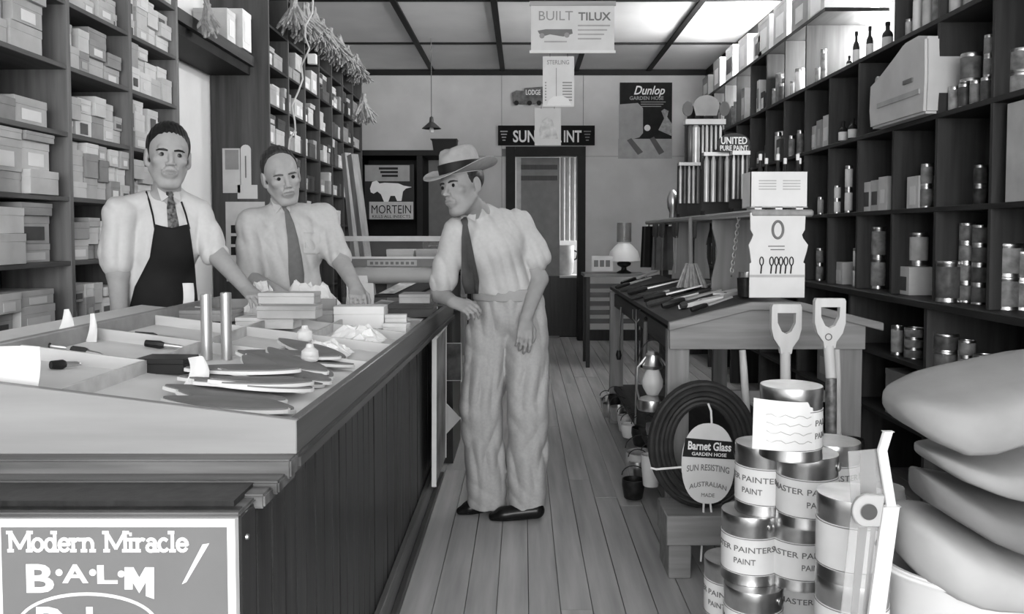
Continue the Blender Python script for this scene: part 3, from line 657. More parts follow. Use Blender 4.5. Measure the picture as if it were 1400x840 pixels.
def fan(name, px0, px1, py0, py1, Y, mm, parent):
    A, B = P(px0, py1, Y), P(px1, py0, Y); c = (A.x + B.x) / 2; w = (B.x - A.x) / 2
    pts = [(c + w * math.cos(q), A.z + (B.z - A.z) * (.45 + .55 * math.sin(q))) for q in np.linspace(0, math.pi, 17)]
    return MB().prism([(c - w * .8, A.z), (c + w * .8, A.z)] + pts, 'y', Y, Y + .006).build(name, mm, parent), A, B
fan('header_board', 948, 984, 130, 158, 5.74, mat('header_grey', .3, .5), st)
for px_ in (940, 990):
    c = P(px_, 149, 5.73); MB().lathe([(0, 0), (.05, 0), (.05, .012), (0, .012)], 18, M=Matrix.Translation(c) @ Matrix.Rotation(R(90), 4, 'X') @ Matrix.Scale(.7, 4, (1, 0, 0))).build('side_medallion', mat('medallion_grey', .12, .5), st, True)
fo, A, B = fan('advertising_fan', 981, 1026, 182, 208, 4.5, mat('fan_dark', .04, .5), None); fo.location.z = A.z; tag(fo, 'dark fan-shaped advertising header lettered UNITED above the tube racks', 'sign')
text('UNITED', .038, PAINTW, fo, frame(((A.x + B.x) / 2, 4.498, A.z + .062), (1, 0, 0), (0, 0, 1)), .03, width=(B.x - A.x) * .8)
text('PURE PAINT', .028, PAINTW, fo, frame(((A.x + B.x) / 2, 4.498, A.z + .022), (1, 0, 0), (0, 0, 1)), .03, width=(B.x - A.x) * .85)
bx('stem', (A.x + B.x) / 2 - .008, (A.x + B.x) / 2 + .008, 4.508, 4.516, zs + .0005, A.z + .02, MATS['rack_black'], fo)
# bunch of hand tools at the rear of the riser shelf
for i, (px_, py_, h) in enumerate(((905, 262, 34), (914, 258, 40), (922, 262, 36))):
    q = P(px_, 296, 6.2); s_ = sc(6.2)
    o = MB().lathe([(.02, 0), (.028, .02), (.024, .05), (.04, .09), (.045, .15), (.03, .2), (.012, .22), (0, .22)], 12, (q.x + .08, 6.2, zs + .0006)).build('oil_can', (STEEL, TIN, DARKM)[i], None, True); tag(o, f'small metal oil can, {ORD[i + 1]} from left at rear of riser shelf', 'oil can')
# things hanging under / standing on the left slope of the bench
def slope_z(x): return ze + (zr - ze) * max(0, min(1, (x - ex0) / (rl.x - ex0))) - .002
def on_slope(px_, py_):      # pixel -> point on the left slope
    Y = 4.5
    for _ in range(30):
        p = P(px_, py_, Y); d = p.z - slope_z(p.x); Y *= 1 + .6 * d / max(.1, CH - slope_z(p.x)); Y = max(3.5, min(7, Y))
    return P(px_, py_, Y)
SL = math.atan2(zr - ze, rl.x - ex0)
KN = [(850, 391, 905, 374, 1, .016), (848, 400, 925, 386, 0, .012), (858, 405, 930, 388, 1, .018), (870, 409, 945, 392, 0, .012), (880, 415, 960, 396, 1, .02), (884, 421, 972, 399, 0, .015), (905, 424, 985, 402, 1, .018), (930, 424, 992, 406, 0, .016), (945, 428, 1000, 410, 1, .012), (842, 396, 890, 382, 1, .012), (862, 412, 915, 400, 1, .010), (893, 409, 940, 397, 0, .012), (900, 417, 955, 404, 1, .010), (915, 407, 965, 393, 0, .014), (955, 418, 1008, 403, 0, .012), (935, 401, 985, 389, 1, .012)]
for i, (x0, y0, x1, y1, pale, r) in enumerate(KN):
    r *= 1.6
    p0, p1 = on_slope(x0, y0), on_slope(x1, y1); d = p1 - p0; L_ = min(d.length, .42); d.normalize(); p1 = p0 + d * L_; p0.z = slope_z(p0.x) + r * .7; p1.z = slope_z(p1.x) + r * .7
    t_ = thing('trimming_knife' if pale else 'hand_rasp', f'{"pale-bladed knife" if pale else "dark steel rasp"} lying across bench slope, {ORD[i + 1]} from far end' if i < 9 else f'{"short pale-bladed" if pale else "short dark"} tool squeezed between others on bench slope, {ORD[i - 8]} of seven', 'tool', p0, 'tools on the bench slope')
    mid = p0 + (p1 - p0) * .38
    MB().tube([p0, p0 + (mid - p0) * .15, p0 + (mid - p0) * .85, mid], [r * .5, r * .7, r * .62, r * .45], 8).build('handle', DARKM if pale else BWD, t_, True)
    n = d.cross(Vector((0, 0, 1))).normalized(); u = n.cross(d)
    bl = [mid - n * r * .9, p1 - n * r * .25, p1 + n * r * .5, mid + n * r * .9]
    MB().add([v + u * .004 for v in bl] + [v - u * .004 for v in bl], [(0, 1, 2, 3), (7, 6, 5, 4), (0, 4, 5, 1), (1, 5, 6, 2), (2, 6, 7, 3), (3, 7, 4, 0)]).build('blade', SHN if pale else DARKM, t_)
# pale flat boxes near the front of the slope
for i, (x0, y0, x1, y1) in enumerate(((928, 424, 990, 412), (990, 408, 1020, 402))):
    p0, p1 = on_slope(x0, y0), on_slope(x1, y1); d = (p1 - p0); p0.z = slope_z(p0.x)
    M_ = frame(p0 + Vector((0, 0, .002)), d, (0, 1, .05)); o = MB().box(0, d.length, 0, .06, 0, .02, M_).build('flat_box', CARTON[0], None, bevel=.002); tag(o, f'long flat pale box lying at bench front, {["left", "right"][i]} one', 'box')
# scrubbing brush stock, mugs by the support
o = thing('hand_broom', 'pale bristled hand broom propped against the shaped support', 'broom', on_slope(945, 395))
q = on_slope(944, 398); q.z = slope_z(q.x)
MB().tube([q + Vector((0, 0, .14)), q + Vector((.0, .02, .40))], [.013, .010], 8).build('handle', BWZ, o, True)
m = MB()
for i in range(60):
    a = rnd.uniform(-1, 1); b_ = rnd.uniform(-1, 1); m.tube([q + Vector((a * .03, b_ * .02, .15)), q + Vector((a * .09, b_ * .04, .02))], [.005, .007], 4)
m.build('bristles', ROPE, o); o['label'] = 'pale bristled hand broom propped upright on the bench slope'
for i, (px_, h) in enumerate(((1008, .09), (1014, .11))):
    q = on_slope(px_, 404); o = MB().lathe([(.03, 0), (.036, .004), (.04, h), (.037, h), (.033, .01), (0, .01)], 16, (q.x + .02 * i, q.y - .15 + .13 * i, slope_z(q.x) + .002)).build('tin_mug', (DARKM, STEEL)[i], None, True); tag(o, f'{["dark", "bright"][i]} tin mug beside the show card', 'mug')
q = on_slope(1000, 395)
ch = thing('dangling_chain', 'bright chain hanging under the riser shelf beside the show card', 'chain', (sx0 + .02, YB0 + .25, zs - .3))
for i in range(16):
    z = zs - .032 - i * .017; M_ = Matrix.Translation((sx0 + .012 - .002 * i, YB0 + .22, z)) @ Matrix.Rotation(R(90 * (i % 2)), 4, 'Z')
    MB().tube([M_ @ Vector((.007 * math.cos(t_), 0, .012 * math.sin(t_))) for t_ in np.linspace(0, 6.28, 9)[:-1]], .0022, 5, closed=True).build('chain_link', STEEL, ch, True)
# saw blades hung along the left of the riser shelf
for i, (px_, Y, l) in enumerate(((892, 6.1, .30), (905, 5.8, .34), (925, 5.3, .3), (955, 4.75, .36))):
    X0 = sx0 - .012; z0 = zs - .05
    t_ = thing('hand_saw', f'hand saw hung on edge under the riser shelf, {ORD[i + 1]} from the far end', 'saw', (X0, Y, z0 - l), 'saws under the riser shelf')
    MB().prism([(Y - .06, z0), (Y + .03, z0), (Y + .0, z0 - l), (Y - .03, z0 - l)], 'x', X0 - .002, X0).build('blade', (DARKM, SHD, SHN, DARKM)[i], t_)
    MB().prism([(Y - .075, z0 + .018), (Y + .045, z0 + .018), (Y + .05, z0 - .07), (Y - .05, z0 - .08)], 'x', X0 - .014, X0 + .01).build('handle', BWD, t_, bevel=.004)
# hurricane lanterns and goods along the aisle side of the bench
def lantern(p, s, label):
    t_ = thing('hurricane_lantern', label, 'lantern', p); p = Vector(p)
    MB().lathe([(.0, 0), (.07 * s, 0), (.075 * s, .02 * s), (.07 * s, .05 * s), (.03 * s, .065 * s)], 18, p).build('fuel_tank', STEEL, t_, True)
    MB().lathe([(.028 * s, .07 * s), (.05 * s, .11 * s), (.05 * s, .14 * s), (.03 * s, .19 * s)], 16, p).build('globe', glass('lantern_glass', .85, .05, .35), t_, True)
    MB().lathe([(.045 * s, .195 * s), (.05 * s, .21 * s), (.035 * s, .235 * s), (.035 * s, .26 * s), (.02 * s, .275 * s), (0, .275 * s)], 16, p).build('chimney_cap', STEEL, t_, True)
    for sg in (-1, 1): MB().tube([p + Vector((sg * .06 * s, 0, .04 * s)), p + Vector((sg * .075 * s, 0, .1 * s)), p + Vector((sg * .07 * s, 0, .2 * s)), p + Vector((sg * .03 * s, 0, .25 * s))], .006 * s, 8).build('side_tube', STEEL, t_, True)
    MB().tube([p + Vector((.07 * s * math.cos(q), 0, .2 * s + .13 * s * math.sin(q))) for q in np.linspace(0, 3.14, 11)], .003 * s, 6).build('bail', DARKM, t_, True)
XA0 = ex0 + .0
bx_ = thing('side_hook_rail', None, None, (0, 0, 0)); bpy.data.objects.remove(bx_)
lantern(P(892, 560, 3.85), .98, 'bright hurricane lantern hanging at near end of the bench side')
lantern(P(868, 600, 5.0) + Vector((0, 0, -.12)), 1.1, 'second hurricane lantern lower down the bench side') if False else None
def rod(name, label, pts, Y, r, mm, cat, ends=None):
    t_ = thing(name, label, cat, P(*pts[-1], Y)); MB().tube([P(x, y, Y) for x, y in pts], r, 8).build('shaft', mm, t_, True)
    if ends: ends(t_)
    return t_
def fork_end(t_):
    for dx in (-.02, 0, .02): MB().tube([P(870, 442, 4.75), P(870, 438, 4.75) + Vector((dx, 0, .01)), P(870, 428, 4.75) + Vector((dx, 0, .02))], .004, 6).build('tine', STEEL, t_, True)
rod('toasting_fork', 'long bright fork hanging upright on the bench side', [(870, 440), (870, 500), (869, 580)], 4.75, .006, STEEL, 'fork', fork_end)
rod('iron_rod', 'thin bright rod hanging farther along the bench side', [(849, 420), (846, 486)], 5.4, .006, STEEL, 'rod', lambda t_: MB().lathe([(.012, 0), (.02, .03), (.012, .06), (0, .06)], 10, P(846, 492, 5.4)).build('end_knob', DARKM, t_, True))
rod('wooden_strap', 'grey wooden slat hanging next to the lantern', [(883, 440), (881, 500)], 4.45, .012, mat('grey_slat', .12, .6), 'slat', lambda t_: MB().lathe([(.008, 0), (.014, .01), (0, .02)], 8, P(883, 438, 4.45)).build('hook', DARKM, t_, True))
# jumble of tins / pots on the floor shelf
jum = [(829, 520, 6.6, .05, .08, TIN), (833, 530, 6.3, .055, .1, STEEL), (841, 540, 5.9, .05, .07, DARKM), (846, 556, 5.6, .06, .09, STEEL), (855, 568, 5.3, .05, .1, SHN), (862, 580, 5.1, .06, .08, CANM['white']), (880, 585, 4.7, .07, .10, DARKM), (898, 580, 4.5, .06, .09, TIN), (878, 618, 4.45, .09, .16, CANM['light']), (866, 655, 4.3, .06, .1, DARKM), (872, 630, 4.4, .05, .09, STEEL), (890, 622, 4.25, .05, .16, WH)]
for i, (x, y, Y, r, h, mm) in enumerate(jum):
    p = P(x, y, Y); p.z = h + .0008 if Y > 6.2 else p.z
    o = thing('metal_pot', f'{["small tin", "bright", "dark iron", "bright squat", "shiny", "white", "dark wide", "dull tin", "pale mottled", "dark low", "bright small", "white tall"][i]} pot among the jumble at the bench foot', 'pot', p)
    MB().lathe([(r * .75, 0), (r * .8, .005), (r, h * .7), (r * .98, h), (r * .92, h), (r * .9, h * .7), (r * .72, .01), (0, .01)], 14, p - Vector((0, 0, h))).build('bowl', mm, o, True)
    MB().tube([p + Vector((r * math.cos(q), 0, .02 + r * .8 * math.sin(q))) for q in np.linspace(0, 3.14, 9)], .003, 5).build('wire_handle', DARKM, o, True)
# spade with D handles leaning on the bench front
HW = wood('spade_handle_wood', .54, 'z', .45, var=.08)
def spade(xc, yt, w, ysh, Y, label, dark_from=None, tip=None):
    s_ = sc(Y); p = P(xc, yt, Y); W2 = w * s_ / 2; hh = 68 * s_
    t_ = thing('spade', label, 'spade', P(xc, yt, Y) - Vector((0, 0, P(xc, yt, Y).z - .0)))
    z1 = p.z; th = .028
    outer = [(-W2 * .92, 0), (W2 * .92, 0), (W2, -.012), (W2 * 1.0, -.09 * 1.1), (W2 * .82, -.14), (W2 * .42, -.175), (W2 * .36, -.2), (-W2 * .36, -.2), (-W2 * .42, -.175), (-W2 * .82, -.14), (-W2, -.09 * 1.1), (-W2, -.012)]
    k = hh / .2
    outer = [(x, z * k) for x, z in outer]
    inner = [(-W2 * .62, -.035 * k), (W2 * .62, -.035 * k), (W2 * .6, -.075 * k), (W2 * .32, -.11 * k), (0, -.12 * k), (-W2 * .32, -.11 * k), (-W2 * .6, -.075 * k)]
    bm = bmesh.new(); vo = [bm.verts.new((p.x + x, Y - th / 2, z1 + z)) for x, z in outer]; vi = [bm.verts.new((p.x + x, Y - th / 2, z1 + z)) for x, z in inner]
    eo = [bm.edges.new((vo[i], vo[(i + 1) % len(vo)])) for i in range(len(vo))]; ei = [bm.edges.new((vi[i], vi[(i + 1) % len(vi)])) for i in range(len(vi))]
    bmesh.ops.triangle_fill(bm, edges=eo + ei, use_beauty=True, use_dissolve=False)
    g = bmesh.ops.extrude_face_region(bm, geom=bm.faces[:]); bmesh.ops.translate(bm, verts=[v for v in g['geom'] if isinstance(v, bmesh.types.BMVert)], vec=(0, th, 0))
    bmesh.ops.recalc_face_normals(bm, faces=bm.faces)
    me = bpy.data.meshes.new('d_handle'); bm.to_mesh(me); bm.free(); link('d_handle', me, HW, t_)
    zs0 = z1 - hh * .97; zk = P(xc, dark_from, Y).z if dark_from else .42
    MB().tube([(p.x, Y, zs0), (p.x, Y - .03, zk)], [W2 * .34, W2 * .34], 14).build('shaft', HW, t_, True)
    MB().tube([(p.x, Y - .03, zk + .002), (p.x, Y - .05, .30)], [W2 * .36, W2 * .36], 12).build('socket', mat('worn_steel', .2, .4, .5, var=.5, scale=40), t_, True)
    rows_ = []
    for j in range(7):
        v = j / 6; rows_.append([(p.x + u * .09 * (1 - .25 * v * v), Y - .06 - .02 * v - .012 * (u * u), .31 - .305 * v) for u in (-1, -.6, -.2, .2, .6, 1)])
    MB().grid(rows_, (0, .003, 0)).build('blade', STEEL, t_, True)
spade(1074.5, 416, 41, 480, 3.35, 'spade with pale D handle standing behind the top paint can, left one', None)
spade(1134, 408, 42, 470, 3.2, 'spade with pale D handle and small maker mark, right one', 516)
q = P(1133, 461, 3.2 - .0155); o = MB().tube([(q.x + .012 * math.cos(t_), q.y, q.z + .012 * math.sin(t_)) for t_ in np.linspace(0, 6.28, 13)[:-1]], .0022, 5, closed=True).build('maker_mark', INKG, [c for c in bpy.data.objects if c.name.startswith('spade') and c.location.x > 1.15][0])
for i, (x0, y0, x1, y1) in enumerate(((1015, 479, 1021, 570), (1144, 478, 1145, 580))):
    a, b_ = P(x0, y0, 3.55), P(x1, y1, 3.5); d = (b_ - a).normalized(); b_ = a + d * ((a.z - .002) / -d.z)
    o = MB().tube([a, a + (b_ - a) * .1, b_], [.014, .016, .016], 10).build('tool_stick', wood('tool_stick_wood', .45, 'z', .6), None, True); tag(o, f'thin pale wooden tool handle leaning on bench opening, {["left", "right"][i]} one', 'handle')
# pole plate under the bench, dark pots
for i, (x, y, Y, r) in enumerate(((1165, 600, 3.5, .05), (1060, 610, 3.7, .07))):
    p = P(x, y, Y); o = MB().lathe([(r * .6, 0), (r, p.z * .5), (r, p.z - .01), (r * .93, p.z), (r * .9, p.z - .02), (r * .55, .02), (0, .02)], 18, (p.x, Y, .0006)).build('iron_pot', DARKM, None, True); tag(o, f'dark iron pot beneath the bench, {["right", "left"][i]} one', 'pot')
# ------------------------------------------------------------------ coil of garden hose with tag, on a low stand
YH = 3.42
hc = P(958, 648, YH); rx = 70 * sc(YH); rz = 84 * sc(YH)
hs = thing('low_stand', 'low wooden stand on the floor under the hose coil', 'stand', P(940, 760, YH) * 1)
a, b_ = P(908, 745, YH - .06), P(985, 702, YH - .06); zst = P(930, 704, YH - .1).z
bx('top_board', a.x, a.x + .75, YH - .12, YH + .12, zst - .12, zst, BW, hs, bevel=.004)
for x in (a.x + .01, a.x + .6): bx('foot', x, x + .09, YH - .11, YH + .11, 0, zst - .12, BW, hs, bevel=.003)
ho = thing('garden_hose', 'dark rubber garden hose coiled upright on the low stand', 'hose', (hc.x, YH, zst))
HM = mat('black_rubber', .022, .5, var=.25, scale=25)
pts = []; ntn = 11; hr_ = .0125
hz = zst + .002 + rz + hr_
turns = [(rx - .0, rz, -.045), (rx, rz, -.018), (rx, rz, .009), (rx * .92, rz * .93, -.052), (rx * .9, rz * .92, -.025), (rx * .9, rz * .92, .005), (rx * .82, rz * .85, -.05), (rx * .8, rz * .83, -.02), (rx * .73, rz * .77, -.045), (rx * .70, rz * .74, -.015), (rx * .64, rz * .69, -.04)]
for k, (a_, b2, dy) in enumerate(turns):
    for j in range(40):
        t_ = j / 40; n_ = turns[min(k + 1, len(turns) - 1)]; q = 2 * math.pi * t_ - 1.2
        f_ = t_ ** 3
        ra, rb, yy = a_ + (n_[0] - a_) * f_, b2 + (n_[1] - b2) * f_, dy + (n_[2] - dy) * f_
        pts.append((hc.x + ra * math.cos(q), YH + yy, hz + rb * math.sin(q)))
MB().tube(pts, hr_, 9).build('coil', HM, ho, True)
tc_ = P(968, 634, YH - .075); tw_, th_ = 36 * sc(YH), 55 * sc(YH)
tg = MB().prism([(tc_.x + tw_ * math.copysign(abs(math.cos(q)) ** .85, math.cos(q)), tc_.z + th_ * math.copysign(abs(math.sin(q)) ** .9, math.sin(q))) for q in np.linspace(0, 2 * math.pi, 41)[:-1]], 'y', YH - .078, YH - .075).build('tag_card', mat('tag_white', .62, .6, var=.06), ho)
MB().prism([(tc_.x - tw_ * .97, tc_.z + th_ * .18), (tc_.x + tw_ * .99, tc_.z + th_ * .10), (tc_.x + tw_ * .93, tc_.z + th_ * .54), (tc_.x - tw_ * .86, tc_.z + th_ * .64)], 'y', YH - .0795, YH - .078).build('name_band', INK, tg)
rt = (1, 0, -.055)
text('Barnet Glass', .034, PAINTW, tg, frame((tc_.x + .005, YH - .0805, tc_.z + th_ * .44), rt, (0, 0, 1)), .035, width=tw_ * 1.62)
text('GARDEN HOSE', .014, PAINTW, tg, frame((tc_.x + .003, YH - .0805, tc_.z + th_ * .235), rt, (0, 0, 1)), .02, width=tw_ * 1.3)
arc = lambda rad: (lambda c: Vector((c.x, c.y - c.x * c.x / rad, c.z)))
text('SUN RESISTING', .026, INKG, tg, frame((tc_.x, YH - .079, tc_.z - th_ * .09), rt, (0, 0, 1)), .01, width=tw_ * 1.6, warp=arc(.8))
text('AUSTRALIAN', .02, INKG, tg, frame((tc_.x, YH - .079, tc_.z - th_ * .5), rt, (0, 0, 1)), .01, width=tw_ * 1.4, warp=arc(.35))
text('MADE', .016, INKG, tg, frame((tc_.x, YH - .079, tc_.z - th_ * .78), rt, (0, 0, 1)), .0, width=tw_ * .5)
STR = mat('white_string', .7, .8)
for pp in ([(968, 552), (972, 562), (973, 580)], [(889, 640), (897, 642), (933, 639)], [(962, 688), (961, 720), (958, 768)], [(971, 688), (974, 715), (970, 742), (975, 716)], [(1004, 638), (1015, 636)]):
    MB().tube([P(x, y, YH - .07) for x, y in pp], .0045, 6).build('string', STR, ho, True)
# ------------------------------------------------------------------ pyramid of paint cans
CR, CHT = .0825, .194
PAP = mat('can_paper_label', .70, .55, var=.05)
def big_can(loc, turn, label, words, sheet=False):
    t_ = thing('paint_can', label, 'paint can', loc, 'pile of paint cans'); p = Vector(loc); r, h = CR, CHT
    MB().lathe([(r * .95, 0), (r, 0), (r, .006), (r * .985, .012), (r * .985, h - .03), (r, h - .026), (r, h - .004), (r * .985, h)], 40, p).build('can_body', TIN, t_, True)
    MB().lathe([(r * .985, h - .001), (r * .93, h), (r * .91, h - .006), (r * .86, h - .006), (r * .84, h - .001), (0, h - .001)], 40, p).build('lid', mat('lid_tin', .5, .35, .85, var=.1), t_, True)
    z0, z1 = .03, h - .058
    lb_ = MB().lathe([(r * .986, z0), (r * .986 + .001, z0), (r * .986 + .001, z1), (r * .986, z1)], 40, p).build('paper_label', PAP, t_, True)
    for z in (z0 + .002, z1 - .004): MB().lathe([(r * .986 + .0011, z), (r * .986 + .0017, z), (r * .986 + .0017, z + .002), (r * .986 + .0011, z + .002)], 40, p).build('label_line', INKG, lb_, True)
    q = turn
    for dy, s_, hh, ww, off in words:
        text(s_, hh, INKG, lb_, Matrix.Translation(p + Vector((0, 0, dy))) @ Matrix.Rotation(q + off, 4, 'Z') @ Matrix(((1, 0, 0, 0), (0, 0, -1, 0), (0, 1, 0, 0), (0, 0, 0, 1))), .006, width=ww, bend=r * .986 + .0016)
    e = Vector((math.sin(q + 1.25), -math.cos(q + 1.25), 0)) * r
    MB().lathe([(.012, 0), (.012, .003), (.008, .006), (0, .006)], 12, M=Matrix.Translation(p + e + Vector((0, 0, h - .03))) @ Vector((0, 0, 1)).rotation_difference(e).to_matrix().to_4x4()).build('handle_ear', TIN, t_, True)
    return t_
WD = [(.104, 'MASTER PAINTERS', .0165, .235, 0), (.07, 'PAINT', .0165, .062, .3)]
lv = [0, CHT + .0006, 2 * (CHT + .0006), 3 * (CHT + .0006), 4 * (CHT + .0006)]
def cpos(xc, yt, k):         # pixel of the can-top centre, level k -> location
    q = PZ(xc, yt, lv[k] + CHT); return (q.x, q.y, lv[k])
cans = [(1082, 526, 4, .6, 'topmost paint can with loose white card in front'),
        (1045, 605, 3, -1.0, 'paint can at left of the second tier'), (1104, 618, 3, -.25, 'front paint can lettered MASTER in the second tier'), (1136, 602, 3, .9, 'paint can behind at right of second tier'),
        (1026, 697, 2, -.75, 'left paint can of third tier lettered PAINTERS'), (1093, 703, 2, -.15, 'middle paint can of third tier lettered PAINT'), (0, 0, 3, 1.5, 'right paint can of third tier beside the glass panel'),
        (1000, 762, 1, -1.1, 'leftmost paint can of the fourth tier'), (1030, 797, 1, -.45, 'front paint can of fourth tier lettered PAINTERS'), (0, 0, 2, 1.2, 'right paint can of fourth tier low beside the glass panel'), (0, 0, 1, 0., 'paint can hidden low in the right front column'), (1092, 768, 1, .4, 'paint can in the shadowed middle of the fourth tier')]
CL = []
for xc, yt, k, tn, lb_ in cans:
    loc = cpos(xc, yt, k) if xc else (.77, 1.935, lv[k]); CL.append((loc, k)); big_can(loc, tn, lb_, WD)
seen = []
for loc, k in CL:
    if k == 1: big_can((loc[0], loc[1], 0), 0, f'paint can on the floor under the pile, {ORD[len(seen) + 1]} one', WD); seen.append(loc)
# loose white card leaning on the top can
c0 = Vector(CL[0][0]); Yc = c0.y - CR - .006
q0, q1 = P(1031, 614, Yc), P(1119, 550, Yc)
rows_ = []
for j in range(5):
    v = j / 4; rows_.append([(q0.x + (q1.x - q0.x) * u + .006 * v * (1 - 2 * u) - .004, Yc - .004 + .02 * (2 * u - 1) ** 2 - .012 * (1 - v), q0.z + (q1.z - q0.z) * v + .008 * (1 - u) * v - .004 * u) for u in np.linspace(0, 1, 9)])
o = MB().grid(rows_, (0, .0012, 0)).build('loose_card', mat('loose_card_white', .62, .6, var=.04), None, True); tag(o, 'loose white hand-written card wrapped on the topmost paint can', 'card')
m = MB()
for k in range(4):
    z = q0.z + .09 - k * .022; m.tube([(q0.x + .03 + .012 * i, Yc - .0045 + .02 * (2 * (.03 + .012 * i) / (q1.x - q0.x) - 1) ** 2 - .012 * (1 - (z - q0.z) / (q1.z - q0.z)), z + .004 * math.sin(i * 1.9 + k) - .0008 * i) for i in range(11)], .0009, 4)
m.build('handwriting', mat('faded_ink', .4, .7), o)
# ------------------------------------------------------------------ the long shop counter
CX0, CXR0, CXR1 = -1.30, -.462, -.405          # left edge, right edge near / far
CY0, CY1 = 1.70, 4.75
def cxr(y): return CXR0 + (CXR1 - CXR0) * (y - CY0) / (4.2 - CY0)
ZN = .93                                        # top of the nosing
def ztray(x): return 1.0 + .125 * (CXR0 - x)
ct = thing('shop_counter', 'long dark wooden shop counter with a sloping partitioned display tray on top', 'counter', (-.9, CY0, 0))
CW = wood('counter_dark_wood', .030, 'z', .35, var=.45, rv=.2, scale=4); CWY = wood('counter_nosing_wood', .07, 'y', .3, var=.3); CWL = wood('counter_pale_board', .26, 'x', .5, var=.14, scale=2.); CWX = wood('counter_moulding_wood', .12, 'x', .45, var=.5, scale=3)
CPX = -.50                                      # right panel plane
# stepped moulding on the near end, profile in (y, z), projecting towards the shop door
YFc = 1.463; ypl = CY0 + .12; zb_ = .880
for k, (yf, z1, z0, xe_) in enumerate(((1.655, .930, .903, -.462), (1.600, .9028, .889, -.470), (1.548, .8935, .8785, -.482), (YFc - .004, .8885, zb_, -.498))):
    MB().box(CX0 - .25, xe_, yf, ypl if k == 0 else 1.72, z0 if k == 3 else z0 - .012, z1).build('moulding_strip', CWX, ct, bevel=.004, seg=2)
MB().box(CX0 - .2, -.505, YFc + .012, YFc + .03, .0, zb_ + .01).build('front_panel', CW, ct)
# carcass, tongue and groove boards of the right side
bx('carcass', CX0, CPX - .02, YFc + .03, 3.6, .02, ZN - .03, CW, ct); bx('carcass', -.80, CPX - .02, 3.6, CY1, .02, ZN - .03, CW, ct)
y = YFc + .012; k = 0
while y < CY1:
    w = .088 + rnd.uniform(-.002, .002); bx('tongue_board', CPX - .02, CPX + rnd.uniform(-.0015, .0015), y, min(y + w - .005, CY1), .08, ZN - .02 if y > ypl else zb_ - .002, CW, ct, bevel=.003); y += w
KB = wood('kick_board_wood', .12, 'y', .45, var=.3)
bx('kick_board', CPX, CPX + .025, YFc, CY1, 0, .11, KB, ct, bevel=.004); bx('kick_board', CPX + .025, CPX + .05, YFc, CY1, 0, .022, CWY, ct, bevel=.004)
# nosing and tray sides (edge runs slightly towards the aisle with distance)
def strip(name, x_in, x_out, z0, z1, y0, y1, m, **k):
    return MB().add([(cxr(y0) + x_in, y0, z0), (cxr(y0) + x_out, y0, z0), (cxr(y1) + x_out, y1, z0), (cxr(y1) + x_in, y1, z0), (cxr(y0) + x_in, y0, z1), (cxr(y0) + x_out, y0, z1), (cxr(y1) + x_out, y1, z1), (cxr(y1) + x_in, y1, z1)],
                    [(0, 3, 2, 1), (4, 5, 6, 7), (0, 1, 5, 4), (1, 2, 6, 5), (2, 3, 7, 6), (3, 0, 4, 7)]).build(name, m, ct, **k)
strip('nosing', -.06, .006, ZN - .035, ZN, CY0, CY1, CWY, bevel=.008, seg=2)
strip('side_board', -.022, 0, ZN, 1.0, CY0, CY1, wood('counter_side_board', .10, 'y', .3, var=.25), bevel=.003)
bx('under_top', CX0, cxr(CY0) - .03, CY0, 3.62, ZN - .03, ZN + .005, CWX, ct); bx('under_top', -.80, CXR1 - .03, 3.62, CY1, ZN - .03, ZN + .005, CWX, ct)
xe = CX0 - .3
MB().prism([(xe, ZN), (cxr(CY0), ZN), (cxr(CY0), 1.0), (xe, ztray(xe))], 'y', CY0 - .001, CY0 + .02).build('end_board', CWL, ct, bevel=.002)
PALE = mat('tray_floor_pale', .62, .6, var=.08, scale=6); DIV = wood('tray_divider_wood', .5, 'x', .6, var=.12)
# tray floor (sloping) and dividers
xl = CX0 + .03
def slab(y0, y1, x0, x1, dz=-.035, th=.012, name='tray_floor', m=PALE):
    return MB().prism([(x0, ztray(x0) + dz - th), (x1, ztray(x1) + dz - th), (x1, ztray(x1) + dz), (x0, ztray(x0) + dz)], 'y', y0, y1).build(name, m, ct)
slab(CY0 + .02, 3.6, xl - .25, cxr(CY0) - .022); slab(3.6, CY1, -.8, CXR0 - .02)
def div_x(y, x0=None, x1=None, dz=0.):
    x0 = xl if x0 is None else x0; x1 = cxr(y) - .022 if x1 is None else x1
    MB().prism([(x0, ztray(x0) - .036), (x1, ztray(x1) - .036), (x1, ztray(x1) + dz - .002), (x0, ztray(x0) + dz - .002)], 'y', y - .005, y + .005).build('divider', DIV, ct)
div_x(2.12, None, -.96)
for y in (2.5, 2.9, 3.25): div_x(y)
for x, y0_ in ((-.96, CY0 + .02), (-.74, 2.52)): MB().prism([(y0_, ztray(x) - .036), (3.58, ztray(x) - .036), (3.58, ztray(x) - .003), (y0_, ztray(x) - .003)], 'x', x - .005, x + .005).build('divider', DIV, ct)
bx('back_rail', xl - .03, xl, CY0 + .02, 3.6, ZN, ztray(xl) + .012, CWL, ct, bevel=.003)
bx('end_rail', xl, -.80, 3.59, 3.61, ZN, ztray(xl) + .0, CWL, ct); 
